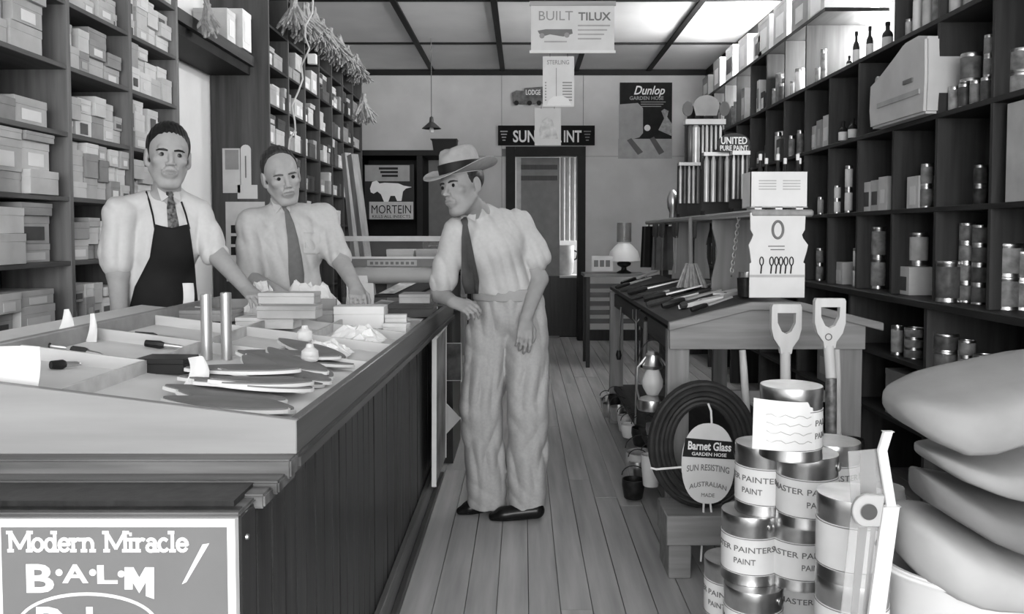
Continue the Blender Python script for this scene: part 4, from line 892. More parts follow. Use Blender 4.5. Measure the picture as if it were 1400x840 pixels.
# ---------------------------------------------------------------- advertising plate on the near end
SGN = mat('sign_grey_enamel', .16, .4, var=.05)
s0, s1 = P(5, 715, YFc - .004), P(322, 714, YFc - .004); zt = .8795; zbt = zt - .46
sg = bx('advertising_plate', s0.x - .01, s1.x, YFc - .008, YFc + .0115, zbt, zt, PAINTW, None); tag(sg, 'grey enamel advertising plate lettered Modern Miracle BALM Dulux on counter end', 'sign')
bx('plate_field', s0.x - .002, P(313, 760, YFc).x, YFc - .0095, YFc - .008, zbt + .02, P(160, 719, YFc).z, SGN, sg)
def tp(x, y): q = P(x, y, YFc - .0098); return frame((q.x, YFc - .0098, q.z), (1, 0, 0), (0, 0, 1))
S_ = sc(YFc)
def serif_line(s, x0, x1, ybase, cap, mm, par):
    """slab-serif capitals/lower case made of strokes; px coordinates"""
    G = {'M': (1.15, [('L', .1, 0, .1, 1), ('L', .1, 1, .575, .15), ('L', .575, .15, 1.05, 1), ('L', 1.05, 0, 1.05, 1), ('S', .1, 0), ('S', 1.05, 0), ('S', .06, 1), ('S', 1.09, 1)]),
         'o': (.66, [('O', .33, .33, .25, .31)]), 'c': (.56, [('A', .3, .33, .24, .31, 50, 320)]), 'e': (.62, [('A', .32, .33, .25, .31, 0, 325), ('L', .08, .35, .56, .35)]),
         'd': (.7, [('O', .3, .33, .23, .31), ('L', .55, 0, .55, 1), ('S', .58, 0), ('S', .50, 1)]), 'r': (.56, [('L', .16, 0, .16, .64), ('A', .4, .35, .2, .27, 60, 140), ('S', .16, 0), ('S', .1, .64)]),
         'n': (.74, [('L', .14, 0, .14, .64), ('A', .36, .38, .21, .25, 0, 180), ('L', .58, 0, .58, .4), ('S', .14, 0), ('S', .58, 0), ('S', .1, .64)]),
         'i': (.36, [('L', .18, 0, .18, .64), ('S', .18, 0), ('S', .12, .64), ('D', .18, .88)]), 'l': (.36, [('L', .18, 0, .18, 1), ('S', .18, 0), ('S', .12, 1)]),
         'a': (.64, [('A', .3, .42, .21, .21, 0, 150), ('L', .5, 0, .5, .45), ('O', .28, .19, .19, .18), ('S', .55, 0)]), ' ': (.45, [])}
    tot = sum(G[c][0] for c in s); k = (x1 - x0) / tot * S_; hgt = cap * S_; b0 = P(x0, ybase, YFc - .0098); x = b0.x; m = MB()
    w = hgt * .085; cn = [0]
    def st(pts): 
        for a_, b_ in zip(pts[:-1], pts[1:]):
            a_, b_ = Vector(a_), Vector(b_); d = (b_ - a_).normalized(); n = Vector((-d.y, d.x)) * w; a_, b_ = a_ - d * w * .4, b_ + d * w * .4; cn[0] += 1
            m.add([(q.x, yy, q.y) for yy in (YFc - .0105 - 4e-6 * cn[0], YFc - .0094) for q in (a_ - n, b_ - n, b_ + n, a_ + n)], [(0, 1, 2, 3), (7, 6, 5, 4), (0, 4, 5, 1), (1, 5, 6, 2), (2, 6, 7, 3), (3, 7, 4, 0)])
    for c in s:
        f = lambda u, v: (x + u * k, b0.z + v * hgt)
        for g in G[c][1]:
            if g[0] == 'L': st([f(g[1], g[2]), f(g[3], g[4])])
            elif g[0] in 'OA':
                a0, a1 = (0, 360) if g[0] == 'O' else g[5:7]
                st([f(g[1] + g[3] * math.cos(R(t_)), g[2] + g[4] * math.sin(R(t_))) for t_ in np.linspace(a0, a1, 15)])
            elif g[0] == 'S': st([f(g[1] - .13, g[2] + (.03 if g[2] < .5 else -.03)), f(g[1] + .13, g[2] + (.03 if g[2] < .5 else -.03))])
            elif g[0] == 'D': st([f(g[1] - .03, g[2]), f(g[1] + .03, g[2])])
        x += G[c][0] * k
    return m.build('lettering', mm, par)
serif_line('Modern Miracle', 12, 260, 754, 27, PAINTW, sg)
q0, q1 = P(286, 742, YFc), P(255, 796, YFc)
MB().prism([(q0.x - .008, q0.z), (q0.x + .004, q0.z + .002), (q1.x + .004, q1.z + .004), (q1.x - .004, q1.z)], 'y', YFc - .0105, YFc - .0094).build('exclamation_stroke', PAINTW, sg)
for s, x, y, w, h in (('B', 55, 790, 38, 40), ('A', 103, 784, 36, 26), ('L', 147, 785, 28, 26), ):
    text(s, h * S_, PAINTW, sg, tp(x, y), .035 if s != 'M' else .02, width=w * S_, ext=.0008)
mpts = [(174, 773), (186, 773), (194, 787), (202, 773), (214, 773), (214, 816), (203, 812), (203, 793), (194, 808), (185, 793), (185, 803), (174, 803)]
MB().prism([(P(x, y, YFc).x, P(x, y, YFc).z) for x, y in mpts], 'y', YFc - .0105, YFc - .0094).build('lettering', PAINTW, sg)
for x, y in ((81, 783), (127, 783), (166, 785)):
    q = P(x, y, YFc - .01); MB().lathe([(0, 0), (.0062, 0), (.0062, .001), (0, .001)], 12, M=Matrix.Translation(q) @ Matrix.Rotation(R(90), 4, 'X')).build('dot', PAINTW, sg)
oc = P(120, 855, YFc - .0098); ow, oh = 98 * S_, 46 * S_
def ell(k, y0, y1, mm, nm): return MB().prism([(oc.x + ow * k * math.cos(q), oc.z + (oh - ow * (1 - k)) * math.sin(q)) for q in np.linspace(0, 6.2832, 49)[:-1]], 'y', y0, y1).build(nm, mm, sg)
ell(1., YFc - .0105, YFc - .009, PAINTW, 'oval_border'); ell(.955, YFc - .0112, YFc - .0104, SGN, 'oval_field')
text('Dulux', 40 * S_, PAINTW, sg, frame((oc.x, YFc - .0116, P(110, 845, YFc).z), (1, 0, 0), (0, 0, 1)), .05, width=140 * S_)
for x in (40, 290): 
    q = P(x, 780, YFc); 
q = P(328, 737, YFc + .02); o = MB().lathe([(0, 0), (.006, 0), (.005, .004), (0, .005)], 10, M=Matrix.Translation((CPX + .002, YFc + .03, q.z)) @ Matrix.Rotation(R(90), 4, 'Y')).build('screw_head', STEEL, ct, True)
# ---------------------------------------------------------------- goods on the counter
def tray_pt(px_, py_, lift=-.035):
    Y = 2.2
    for _ in range(60):
        p = P(px_, py_, Y); d = p.z - (ztray(p.x) + lift); Y += .5 * d * Y / max(.1, CH - p.z + .05); Y = max(1.72, min(4.6, Y))
    return P(px_, py_, Y)
SOLE = mat('sole_leather', .16, .55, var=.2, scale=12); SOLEW = mat('sole_edge_white', .62, .55, var=.08)
def sole(p, ang, tilt, roll, s, label, lg=True, bend=.0):
    out = []
    for q in np.linspace(0, 2 * math.pi, 33)[:-1]:
        u = math.cos(q); wv = (.045 + .006 * u - .010 * math.cos(2 * q)) * math.sin(q); out.append((u * .145 * s, wv * s))
    M_ = Matrix.Translation(p) @ Matrix.Rotation(ang, 4, 'Z') @ Matrix.Rotation(tilt, 4, 'Y') @ Matrix.Rotation(roll, 4, 'X')
    def bnd(m):
        for i, v in enumerate(m.v): m.v[i] = (v[0], v[1], v[2] + bend * (v[0] / .145) ** 2)
        return m
    t_ = thing('shoe_sole', label, 'shoe sole', p, 'shoe soles in the counter tray')
    for nm, k, z0, z1, mm in (('sole_edge', 1., 0, .008, SOLEW), ('leather_face', .96, .008, .0115, SOLE)):
        m = bnd(MB().prism([(x * k, y * k) for x, y in out], 'z', z0, z1)); m.v = [tuple(M_ @ Vector(v)) for v in m.v]; m.build(nm, mm, t_)
base = tray_pt(310, 555)
so = [(308, 548, .10, 0.02, 0), (325, 534, .16, -.07, .010), (333, 528, .20, -.08, .021), (355, 562, -.1, .02, .0), (385, 548, .35, .02, .012), (408, 520, -.35, .10, .0), (425, 536, .6, .12, .004), (440, 505, .3, .02, .0), (400, 500, .1, -.05, .01), (452, 515, -.6, .1, .008), (345, 570, .0, -.03, .0), (385, 512, -.2, .06, .012), (405, 545, .9, .05, .014), (365, 545, .45, -.04, .018), (425, 492, -.5, .04, .01), (372, 528, -.7, .1, .02)]
nm = ['undermost', 'second', 'topmost striped', 'front low', 'crosswise', 'curled middle', 'steeply turned', 'farther flat', 'rear tilted', 'right-hand curled', 'nearest', 'slantwise rear', 'end-on', 'angled upper', 'far slantwise', 'uppermost crosswise']
for i, (x, y, a, tl, dz) in enumerate(so):
    p = tray_pt(x, y); p.x = min(p.x, cxr(p.y) - .19); p.z = ztray(p.x) - .033 + .008 + dz * .9 + .004 * (i % 3); sole(p, a, tl + .12, 0, .98, f'{nm[i]} shoe sole with white edge in the pile at counter corner', bend=.006 if i in (5, 6, 9) else 0)
PAP2 = mat('tissue_paper', .72, .7, var=.06, bump=.2, scale=14)
def standcard(px0, px1, yt, yb, label, lean=.2, taper=1., mm=WH, name='price_ticket', curl=.01):
    p = tray_pt((px0 + px1) / 2, yb, -.034); s_ = sc(p.y); w = (px1 - px0) * s_; h = (yb - yt) * s_ * 1.02
    rows_ = [[(p.x + (u - .5) * w * (1 + (taper - 1) * v) + curl * math.sin(3 * v) * .5, p.y + lean * h * v + curl * math.sin(math.pi * u) * v, p.z + h * v) for u in np.linspace(0, 1, 6)] for v in np.linspace(0, 1, 6)]
    o = MB().grid(rows_, (0, .0015, 0)).build(name, mm, None, True); tag(o, label, 'ticket'); return o
standcard(-12, 50, 476, 540, 'big white price ticket at the photo left edge on counter', .15)
standcard(76, 103, 424, 460, 'pointed white ticket standing at the back of the tray, left one', .1, .25)
standcard(117, 132, 430, 468, 'narrow white ticket standing at the back of the tray', .1, .4)
standcard(246, 278, 492, 532, 'curled white ticket beside the dark box in the tray', .35, .7, curl=.03)
standcard(249, 264, 388, 424, 'upright white ticket in front of the dark apron', .05)
standcard(472, 500, 378, 420, 'white paper bag corner standing beside the forearm of the tied shopman', .05, 1.1, PAP2, curl=.02)
standcard(488, 510, 388, 424, 'pale square card standing behind white carton on counter', .05, 1., CARD)
for i, (x, yt, yb) in enumerate(((283, 402, 492), (310, 400, 492))):
    p = tray_pt(x, yb); s_ = sc(p.y); h = (yb - yt) * s_
    o = MB().lathe([(.0, 0), (.0155, 0), (.0155, h), (.012, h + .001), (.011, h - .03), (0, h - .03)], 20, p).build('metal_tube', mat('dull_tube', .5, .32, .7, var=.08), None, True); tag(o, f'upright metal tube standing in the tray, {["left", "right"][i]} one', 'tube')
def cbox(px0, px1, yt, yb, dep, tone, label, lift=-.034, ang=0., name='carton', lid=True, mm=None):
    p = tray_pt((px0 + px1) / 2, yb, lift); s_ = sc(p.y); w = (px1 - px0) * s_; h = (yb - yt) * s_ * .96
    m = MB(); M_ = Matrix.Translation(p) @ Matrix.Rotation(ang, 4, 'Z'); lh = h * .35
    m.box(-w / 2 + .001, w / 2 - .001, .001, dep - .001, 0, h - lh, M_).box(-w / 2, w / 2, 0, dep, h - lh, h, M_)
    o = m.build(name, mm or CARTON[tone], None, bevel=.0015, origin=p); tag(o, label, name); return o
cbox(183, 252, 490, 512, .09, 3, 'dark box lying in the front tray compartment', ang=-.06, name='box', mm=mat('black_box', .02, .4))
cbox(235, 318, 424, 440, .12, 2, 'low dark-sided box at the back of counter near the tubes', ang=-.05, name='box')
cbox(320, 402, 434, 450, .10, 0, 'open pale carton lid lying on the counter', ang=-.06, name='carton')
cbox(350, 432, 418, 436, .10, 1, 'wide flat carton stacked behind the pale carton lid', .02, -.02)
cbox(352, 430, 400, 416, .09, 1, 'upper flat carton of the stack before the tied shopman', .10, -.02)
cbox(432, 456, 424, 442, .08, 2, 'small grey carton beside white carton on the counter')
cbox(456, 525, 418, 450, .12, 0, 'white carton with worn edges on the counter', ang=.03, mm=mat('white_carton', .66, .6, var=.06))
cbox(522, 556, 442, 458, .06, 0, 'lower of two small pale packets at the counter edge', ang=-.15, name='packet')
cbox(526, 556, 430, 444, .05, 0, 'upper of two small pale packets at the counter edge', .0, .1, name='packet')
cbox(530, 592, 416, 434, .2, 3, 'dark flat box at the far end of the counter', ang=0, name='box')
cbox(545, 588, 402, 415, .16, 2, 'grey tin tray box atop the dark flat box', .06, 0, name='box')
# crumpled wrapping paper
def crumple(px0, px1, yt, yb, dep, label, seed, mm=PAP2):
    r_ = random.Random(seed); p = tray_pt((px0 + px1) / 2, yb); s_ = sc(p.y); w = (px1 - px0) * s_; h = (yb - yt) * s_
    n = 14; rows_ = []
    for j in range(n):
        v = j / (n - 1); row = []
        for i in range(n):
            u = i / (n - 1); e = min(u, 1 - u, v, 1 - v) * 2; row.append((p.x + (u - .5) * w + r_.uniform(-.008, .008), p.y + v * dep + r_.uniform(-.008, .008), p.z + .004 + h * min(1, e * 1.8) * r_.uniform(.55, 1.05)))
        rows_.append(row)
    o = MB().grid(rows_, (0, 0, -.0012)).build('wrapping_paper', mm, None); tag(o, label, 'paper')
crumple(330, 372, 388, 432, .16, 'crumpled white wrapping paper under the hand of the aproned man', 3)
crumple(372, 462, 386, 428, .16, 'large crumpled white paper heap before the tied shopman', 5)
crumple(440, 520, 448, 470, .14, 'flattened loose tissue in front of the white carton', 8)
crumple(395, 470, 470, 492, .16, 'pale loose tissue between shoe soles and carton', 11)
# small things in compartments
for i, (x, y, l, a) in enumerate(((95, 492, .12, .2), (120, 488, .1, -.3), (70, 480, .08, .1), (215, 466, .13, .15), (240, 472, .1, .3), (262, 478, .12, -.1), (225, 478, .11, .05), (160, 500, .06, .6), (90, 505, .07, .9))):
    p = tray_pt(x, y); p.z += .012; d = Vector((math.cos(a), math.sin(a), -.125 * math.cos(a)))
    t_ = thing('small_tool', f'small {["dark pincers", "steel pincers", "short punch", "long gouge", "steel awl", "wire file", "thin file", "stub punch", "bent punch"][i]} lying in the tray compartment', 'tool', p)
    MB().tube([p - d * l / 2, p - d * l * .1, p], [.010, .012, .008], 8).build('handle', BWD if i % 2 else DARKM, t_, True); MB().tube([p, p + d * l * .4, p + d * l / 2], [.007, .006, .003], 8).build('shank', STEEL, t_, True)
for i, (x, y) in enumerate(((417, 478), (424, 508))):
    p = tray_pt(x, y); o = MB().lathe([(.0, 0), (.022, 0), (.026, .01), (.024, .03), (.012, .04), (.01, .05), (0, .05)], 16, p).build('glass_jar', glass('clear_jar', .9, .06, .45), None, True); tag(o, f'small clear glass knob-topped jar on the soles, {["rear", "front"][i]} one', 'jar')
    o.location.z += .03
# poster and photographs leaning at the counter's far side
a, b_ = P(587, 640, 4.45), P(607, 455, 4.45)
lp = thing('leaning_panel', 'tall framed advertising panel leaning on the far counter side', 'panel', (CPX + .03, 4.45, 0))
xx = CPX + .015; yy0, yy1 = 4.18, 4.72; z0, z1 = P(590, 682, 4.3).z, P(600, 456, 4.4).z
z0 = max(.11, z0)
MB().prism([(xx + .03, z0), (xx + .045, z0), (xx + .02 + .03, z1), (xx + .005 + .03, z1)], 'y', yy0, yy1).build('board', mat('poster_mottled', .22, .5, var=.7, scale=5), lp)
for y in (yy0 - .012, yy1): MB().prism([(xx + .027, z0), (xx + .05, z0), (xx + .055, z1), (xx + .032, z1)], 'y', y, y + .012).build('frame_edge', WH, lp)
MB().box(xx + .03, xx + .058, yy0, yy1, z1, z1 + .012).build('frame_edge', WH, lp)
# far counter return behind the customer with pictures
bx_ = thing('rear_counter', 'second dark counter beyond the customer carrying the paper roll', 'counter', (-.75, 5.3, 0))
bx('carcass', -1.55, -.42, 5.0, 5.6, 0, .92, DKW, bx_); bx('top_board', -1.6, -.38, 4.96, 5.62, .92, .955, wood('rear_counter_top', .06, 'x', .4), bx_, bevel=.004)
o = flatcard('photograph', 'small framed dark photograph fixed to the rear counter front', 'photograph', 609, 469, 631, 521, 4.995, WH); flatcard('picture', '', '', 610, 470, 630, 520, 4.992, mat('photo_print', .10, .4, var=.8, scale=9), parent=o)
q = P(608, 575, 4.6); o = MB().prism([(P(607, 548, 4.8).x, P(607, 548, 4.8).z), (P(630, 572, 4.8).x, P(630, 572, 4.8).z), (P(607, 597, 4.8).x, P(607, 597, 4.8).z)], 'y', 4.79, 4.8).build('paper_corner', WH, lp)
# paper roll cutter on the rear counter
pr_ = thing('paper_roll_cutter', 'wrapping paper roll in its cutter on the rear counter', 'paper roll', (P(538, 377, 5.0).x, 5.05, .955))
c0, c1 = P(484, 377, 5.05), P(594, 376, 5.05); r = 11.5 * sc(5.05)
me = MB().lathe([(0, 0), (r, 0), (r, c1.x - c0.x), (0, c1.x - c0.x)], 28).mesh('r'); me.transform(Matrix.Translation(c0) @ Matrix.Rotation(R(90), 4, 'Y')); link('roll', me, mat('wrapping_roll', .5, .6, var=.05), pr_, True)
for x in (c0.x - .02, c1.x + .002): bx('bracket', x, x + .018, 5.0, 5.12, .9555, c0.z + .1, DARKM, pr_)
q0, q1 = P(481, 365, 5.0), P(600, 354, 5.0); cb_ = bx('cutter_bar', q0.x, q1.x, 5.0, 5.02, q0.z, q1.z, mat('bar_grey', .2, .5), pr_); bx('bar_plate', P(502, 360, 5).x, P(570, 360, 5).x, 4.998, 5.0, q0.z + .006, q1.z - .008, mat('bar_plate_pale', .4, .5), cb_)
for k in range(9): x = P(506 + k * 7, 360, 5).x; bx('stamped_mark', x, x + .018, 4.9965, 4.998, q0.z + .014, q1.z - .018, INKG, cb_)
bx('cutter_edge', q0.x - .01, q1.x + .01, 4.99, 5.03, q1.z, q1.z + .012, WH, pr_)
q0, q1 = P(462, 330, 5.2), P(612, 323, 5.2)
sc2 = thing('glass_showcase', 'low glass showcase with pale rail standing behind the paper roll', 'showcase', ((q0.x + q1.x) / 2, 5.4, .955))
bx('top_rail', q0.x, q1.x, 5.18, 5.23, q0.z, q1.z, mat('rail_pale', .55, .4), sc2); bx('glass_front', q0.x, q1.x, 5.2, 5.206, .9555, q0.z, glass('case_glass', .4, .05, .12), sc2)
for x in (q0.x, q1.x - .02): bx('corner_post', x, x + .02, 5.18, 5.22, .9555, q0.z, DARKM, sc2)
for i, (x0, x1, yt, yb) in enumerate(((530, 567, 341, 353), (570, 603, 341, 356))):
    a, b_ = P(x0, yb, 5.3), P(x1, yt, 5.3); o = carton('stationery_box', a.x, b_.x, 5.25, 5.4, .9556, b_.z, i, 0, True); tag(o, f'pale stationery box behind showcase glass, {["left", "right"][i]} one', 'box')
# price pamphlets tray with sloping glass lid
t_ = thing('pamphlet_tray', 'shallow sloping tray of printed pamphlets at the far end of counter', 'tray', tray_pt(548, 402))
p0, p1, p2, p3 = P(512, 404, 4.45), P(545, 387, 4.75), P(600, 387, 4.75), P(566, 404, 4.45)
th_ = Vector((0, 0, -.012)); MB().grid([[p0, p3], [p1, p2]], th_).build('tray_frame', DARKM, t_)
c_ = (p0 + p1 + p2 + p3) / 4; up_ = Vector((0, -.0, .004))
MB().grid([[c_ + (p0 - c_) * .86 + up_, c_ + (p3 - c_) * .86 - Vector((.1, 0, 0)) + up_], [c_ + (p1 - c_) * .86 + up_, c_ + (p2 - c_) * .86 - Vector((.1, 0, 0)) + up_]], (0, 0, .002)).build('pamphlets', mat('pamphlet_print', .45, .6, var=.5, scale=18), t_)
# ------------------------------------------------------------------ people: signed-distance bodies meshed with surface nets
def V(a): return np.array(a, np.float32)
class SDF:
    def __init__(s): s.p = []
    def cone(s, a, b, r1, r2, k=.02, op='u', flat=None):
        a, b = V(a), V(b); c = (a + b) / 2; s.p.append(('c', (a, b, r1, r2, flat), op, k, c, float(np.linalg.norm(b - a)) / 2 + max(r1, r2))); return s
    def ell(s, c, r, k=.02, op='u', Rm=None):
        c, r = V(c), V(r); s.p.append(('e', (c, r, None if Rm is None else V(Rm)), op, k, c, float(max(r)))); return s
    def half(s, p, n, k=.01):                     # keep the side n points away from
        n = V(n); s.p.append(('h', (V(p), n / np.linalg.norm(n)), 'i', k, None, None)); return s
    def fn(s, f, op='add', k=.01): s.p.append(('f', f, op, k, None, None)); return s
    def ev(s, X, ignore_fn=False):
        d = np.full(len(X), 1.0, np.float32)
        for t, a, op, k, c, rad in s.p:
            if c is not None:
                m = np.flatnonzero(np.max(np.abs(X - c), axis=1) < rad + .07 + k) if len(X) > 50 else np.arange(len(X))
                if not len(m): continue
                Q = X[m]
            else: m = slice(None); Q = X
            if t == 'c':
                A, B, r1, r2, fl = a; ab = B - A; w = Q - A
                h = np.clip((w @ ab) / max(1e-9, ab @ ab), 0, 1); w = w - h[:, None] * ab
                if fl is not None:                # squash: fl = (unit vector, factor)
                    n = V(fl[0]); w = w + (w @ n)[:, None] * n * (1 / fl[1] - 1)
                e = np.sqrt((w * w).sum(1)) - (r1 + (r2 - r1) * h)
            elif t == 'e':
                C, r, Rm = a; w = Q - C
                if Rm is not None: w = w @ Rm
                k0 = np.sqrt(((w / r) ** 2).sum(1)); k1 = np.sqrt(((w / (r * r)) ** 2).sum(1)) + 1e-9; e = k0 * (k0 - 1) / k1
            elif t == 'h': e = (Q - a[0]) @ a[1]
            else:
                e = a(Q)
                if op == 'add': d = d + e; continue
            D0 = d[m]
            if op == 'u':
                h = np.clip(.5 + .5 * (D0 - e) / k, 0, 1); d[m] = D0 * (1 - h) + e * h - k * h * (1 - h)
            elif op == 's':
                h = np.clip(.5 - .5 * (D0 + e) / k, 0, 1); d[m] = D0 * (1 - h) - e * h + k * h * (1 - h)
            else:
                h = np.clip(.5 - .5 * (D0 - e) / k, 0, 1); d[m] = D0 * (1 - h) + e * h + k * h * (1 - h)
        return d
    def mesh(s, name, h, lo, hi):
        lo, hi = V(lo), V(hi); n = np.ceil((hi - lo) / (4 * h)).astype(int) + 1
        g = [lo[i] + np.arange(n[i], dtype=np.float32) * 4 * h + 1.5 * h for i in range(3)]
        C = np.stack(np.meshgrid(*g, indexing='ij'), -1).reshape(-1, 3); cd = s.ev(C).reshape(n)
        f = cd.repeat(4, 0).repeat(4, 1).repeat(4, 2); near = np.abs(f) < 9 * h
        idx = np.argwhere(near); X = lo + idx.astype(np.float32) * h
        f[near] = s.ev(X)
        ins = f < 0; N = f.shape
        corner = [(i, j, k) for i in (0, 1) for j in (0, 1) for k in (0, 1)]
        cnt = np.zeros((N[0] - 1, N[1] - 1, N[2] - 1), np.int8)
        for i, j, k in corner: cnt += ins[i:N[0] - 1 + i, j:N[1] - 1 + j, k:N[2] - 1 + k]
        act = (cnt > 0) & (cnt < 8); cells = np.argwhere(act); vid = np.full(act.shape, -1, np.int64); vid[act] = np.arange(len(cells))
        vals = np.stack([f[cells[:, 0] + i, cells[:, 1] + j, cells[:, 2] + k] for i, j, k in corner], 1)
        acc = np.zeros((len(cells), 3), np.float32); num = np.zeros(len(cells), np.float32)
        cv = np.array(corner, np.float32)
        for a in range(8):
            for b in range(a + 1, 8):
                if np.abs(cv[a] - cv[b]).sum() != 1: continue
                va, vb = vals[:, a], vals[:, b]; m = (va < 0) != (vb < 0); t = np.where(m, va / np.where(m, va - vb, 1), 0)
                acc += np.where(m[:, None], cv[a] + t[:, None] * (cv[b] - cv[a]), 0); num += m
        vt = lo + (cells + acc / num[:, None]) * h
        F_ = []
        for ax in range(3):
            o1, o2 = (ax + 1) % 3, (ax + 2) % 3
            sl0 = [slice(1, -1)] * 3; sl0[ax] = slice(0, N[ax] - 1); sl1 = list(sl0); sl1[ax] = slice(1, N[ax])
            A, B = ins[tuple(sl0)], ins[tuple(sl1)]; e = np.argwhere(A != B)
            if not len(e): continue
            fl = A[tuple(e.T)]; base = e.copy(); base[:, o1] += 1; base[:, o2] += 1
            q = []
            for du, dv in ((-1, -1), (0, -1), (0, 0), (-1, 0)):
                c = base.copy(); c[:, o1] += du; c[:, o2] += dv; q.append(vid[c[:, 0], c[:, 1], c[:, 2]])
            q = np.stack(q, 1); q = np.where(fl[:, None], q, q[:, ::-1]); F_.append(q)
        F_ = np.concatenate(F_); F_ = F_[(F_ >= 0).all(1)]
        me = bpy.data.meshes.new(name); me.vertices.add(len(vt)); me.vertices.foreach_set('co', vt.astype(np.float32).ravel())
        me.loops.add(F_.size); me.loops.foreach_set('vertex_index', F_.astype(np.int32).ravel())
        me.polygons.add(len(F_)); me.polygons.foreach_set('loop_start', np.arange(0, F_.size, 4, dtype=np.int32))
        me.update(calc_edges=True); me.validate(); me.polygons.foreach_set('use_smooth', np.ones(len(F_), bool)); return me
    def hit(s, px_, py_, t0=2.5, t1=6.):
        d = ray(px_, py_).normalized(); o = Vector((0, 0, CH)); t = t0
        for _ in range(140):
            p = o + d * t; e = float(s.ev(V([p])[:, :] if False else np.array([p], np.float32))[0])
            if e < .0008: return p
            t += max(.001, min(e, .25) * .7)
            if t > t1: return None
        return o + d * t
def unit(v): v = V(v); return v / np.linalg.norm(v)
def wave(dirs, amp, seed=0, freq=58.):
    r_ = np.random.RandomState(seed); D_ = [(unit(d), f * freq, r_.uniform(0, 6.28), a) for d, f, a in dirs]
    def f(Q):
        e = np.zeros(len(Q), np.float32)
        for d, fr, ph, a in D_: e += a * amp * (1.27 - 2 * np.abs(np.sin(.5 * (Q @ d * fr + ph + 1.9 * np.sin(Q[:, 2] * 9 + ph) + 1.6 * np.sin(Q[:, 0] * 12 - ph) + 1.3 * np.sin(Q[:, 1] * 15 + 2 * ph))))) * (.6 + .4 * np.sin(Q[:, 2] * 17 + 3 * ph))
        return e
    return f
SKIN = mat('skin', .33, .65, var=.06, scale=30); SKINT = mat('skin_tanned', .27, .65, var=.06, scale=30)
HAIR = mat('dark_hair', .012, .4, var=.5, scale=60, stretch=(1, 3, 1)); HAIRG = mat('brown_hair', .03, .45, var=.5, scale=60)
SHIRT = mat('shirt_cotton', .54, .8, var=.03, scale=60); SHIRT2 = mat('grey_shirt_cotton', .45, .8, var=.04, scale=60)
TROU = mat('flannel_trousers', .34, .85, var=.06, scale=80); DARKT = mat('dark_trousers', .02, .8); APR = mat('black_apron', .010, .8, var=.3)
SHOE = mat('black_shoe_leather', .008, .25)
EYEW = mat('eye_white', .22, .3); EYED = mat('eye_dark', .015, .2)

def head_frame(c, yaw, pitch=0., roll=0.):
    """yaw>0 turns to the viewer's right; columns = person's local x (viewer's right when facing the camera), forward, up"""
    f = Vector((math.sin(yaw), -math.cos(yaw), 0)); u = Vector((0, 0, 1)); x = f.cross(u) * -1
    x = Vector((math.cos(yaw), math.sin(yaw), 0))
    Mx = Matrix((x, f, u)).transposed()
    loc = Matrix.Rotation(pitch, 3, 'X') @ Matrix.Identity(3)
    loc = Matrix.Rotation(roll, 3, 'Y') @ loc
    return Mx @ loc, Vector(c)
def add_head(S, Rm, c, s=1., ears=True, jaw=1.):
    Rn = np.array(Rm, np.float32); Tc = lambda p: np.array(c, np.float32) + Rn @ (V(p) * s)
    E = lambda p, r, k=.012, op='u': S.ell(Tc(p), V(r) * s, k, op, Rn)
    K = lambda a, b, r1, r2, k=.01, op='u': S.cone(Tc(a), Tc(b), r1 * s, r2 * s, k, op)
    E((0, -.018, .045), (.073, .094, .085)); E((0, .012, .03), (.066, .082, .08), .02)
    E((0, .03, -.035), (.055 * jaw, .062, .082), .03); E((0, .062, -.1), (.024, .024, .019), .02)
    for sg in (-1, 1):
        K((sg * .056 * jaw, -.005, -.045), (sg * .026, .055, -.1), .014, .014, .025)
        E((sg * .040, .064, -.014), (.021, .02, .016), .016)
    K((-.034, .082, .03), (.034, .082, .03), .010, .010, .014)
    K((0, .087, .02), (0, .113, -.024), .0075, .0105, .010)
    for sg in (-1, 1): E((sg * .0115, .102, -.0285), (.008, .010, .0075), .008)
    for sg in (-1, 1): E((sg * .031, .098, .010), (.0165, .014, .0105), .012, 's')
    for sg in (-1, 1):
        E((sg * .031, .074, .009), (.0135, .0145, .0125), .004)
        K((sg * .019, .086, .0135), (sg * .043, .079, .0125), .0035, .003, .004)      # upper lid
        K((sg * .020, .0855, .0015), (sg * .042, .079, .002), .0028, .0025, .004)     # lower lid
    E((0, .088, -.056), (.030, .014, .022), .015)
    E((0, .0995, -.0525), (.021, .0065, .0045), .005); E((0, .0985, -.064), (.018, .007, .0055), .005)
    K((-.022, .101, -.0582), (.022, .101, -.0582), .0022, .0022, .004, 's')
    for sg in (-1, 1): K((sg * .017, .094, -.03), (sg * .027, .085, -.058), .0025, .002, .007, 's')
    if ears:
        for sg in (-1, 1):
            E((sg * .078, -.012, .0), (.009, .021, .034), .008); E((sg * .087, -.006, .004), (.006, .010, .018), .006, 's'); E((sg * .072, -.006, -.026), (.007, .01, .011), .006)
    return Tc
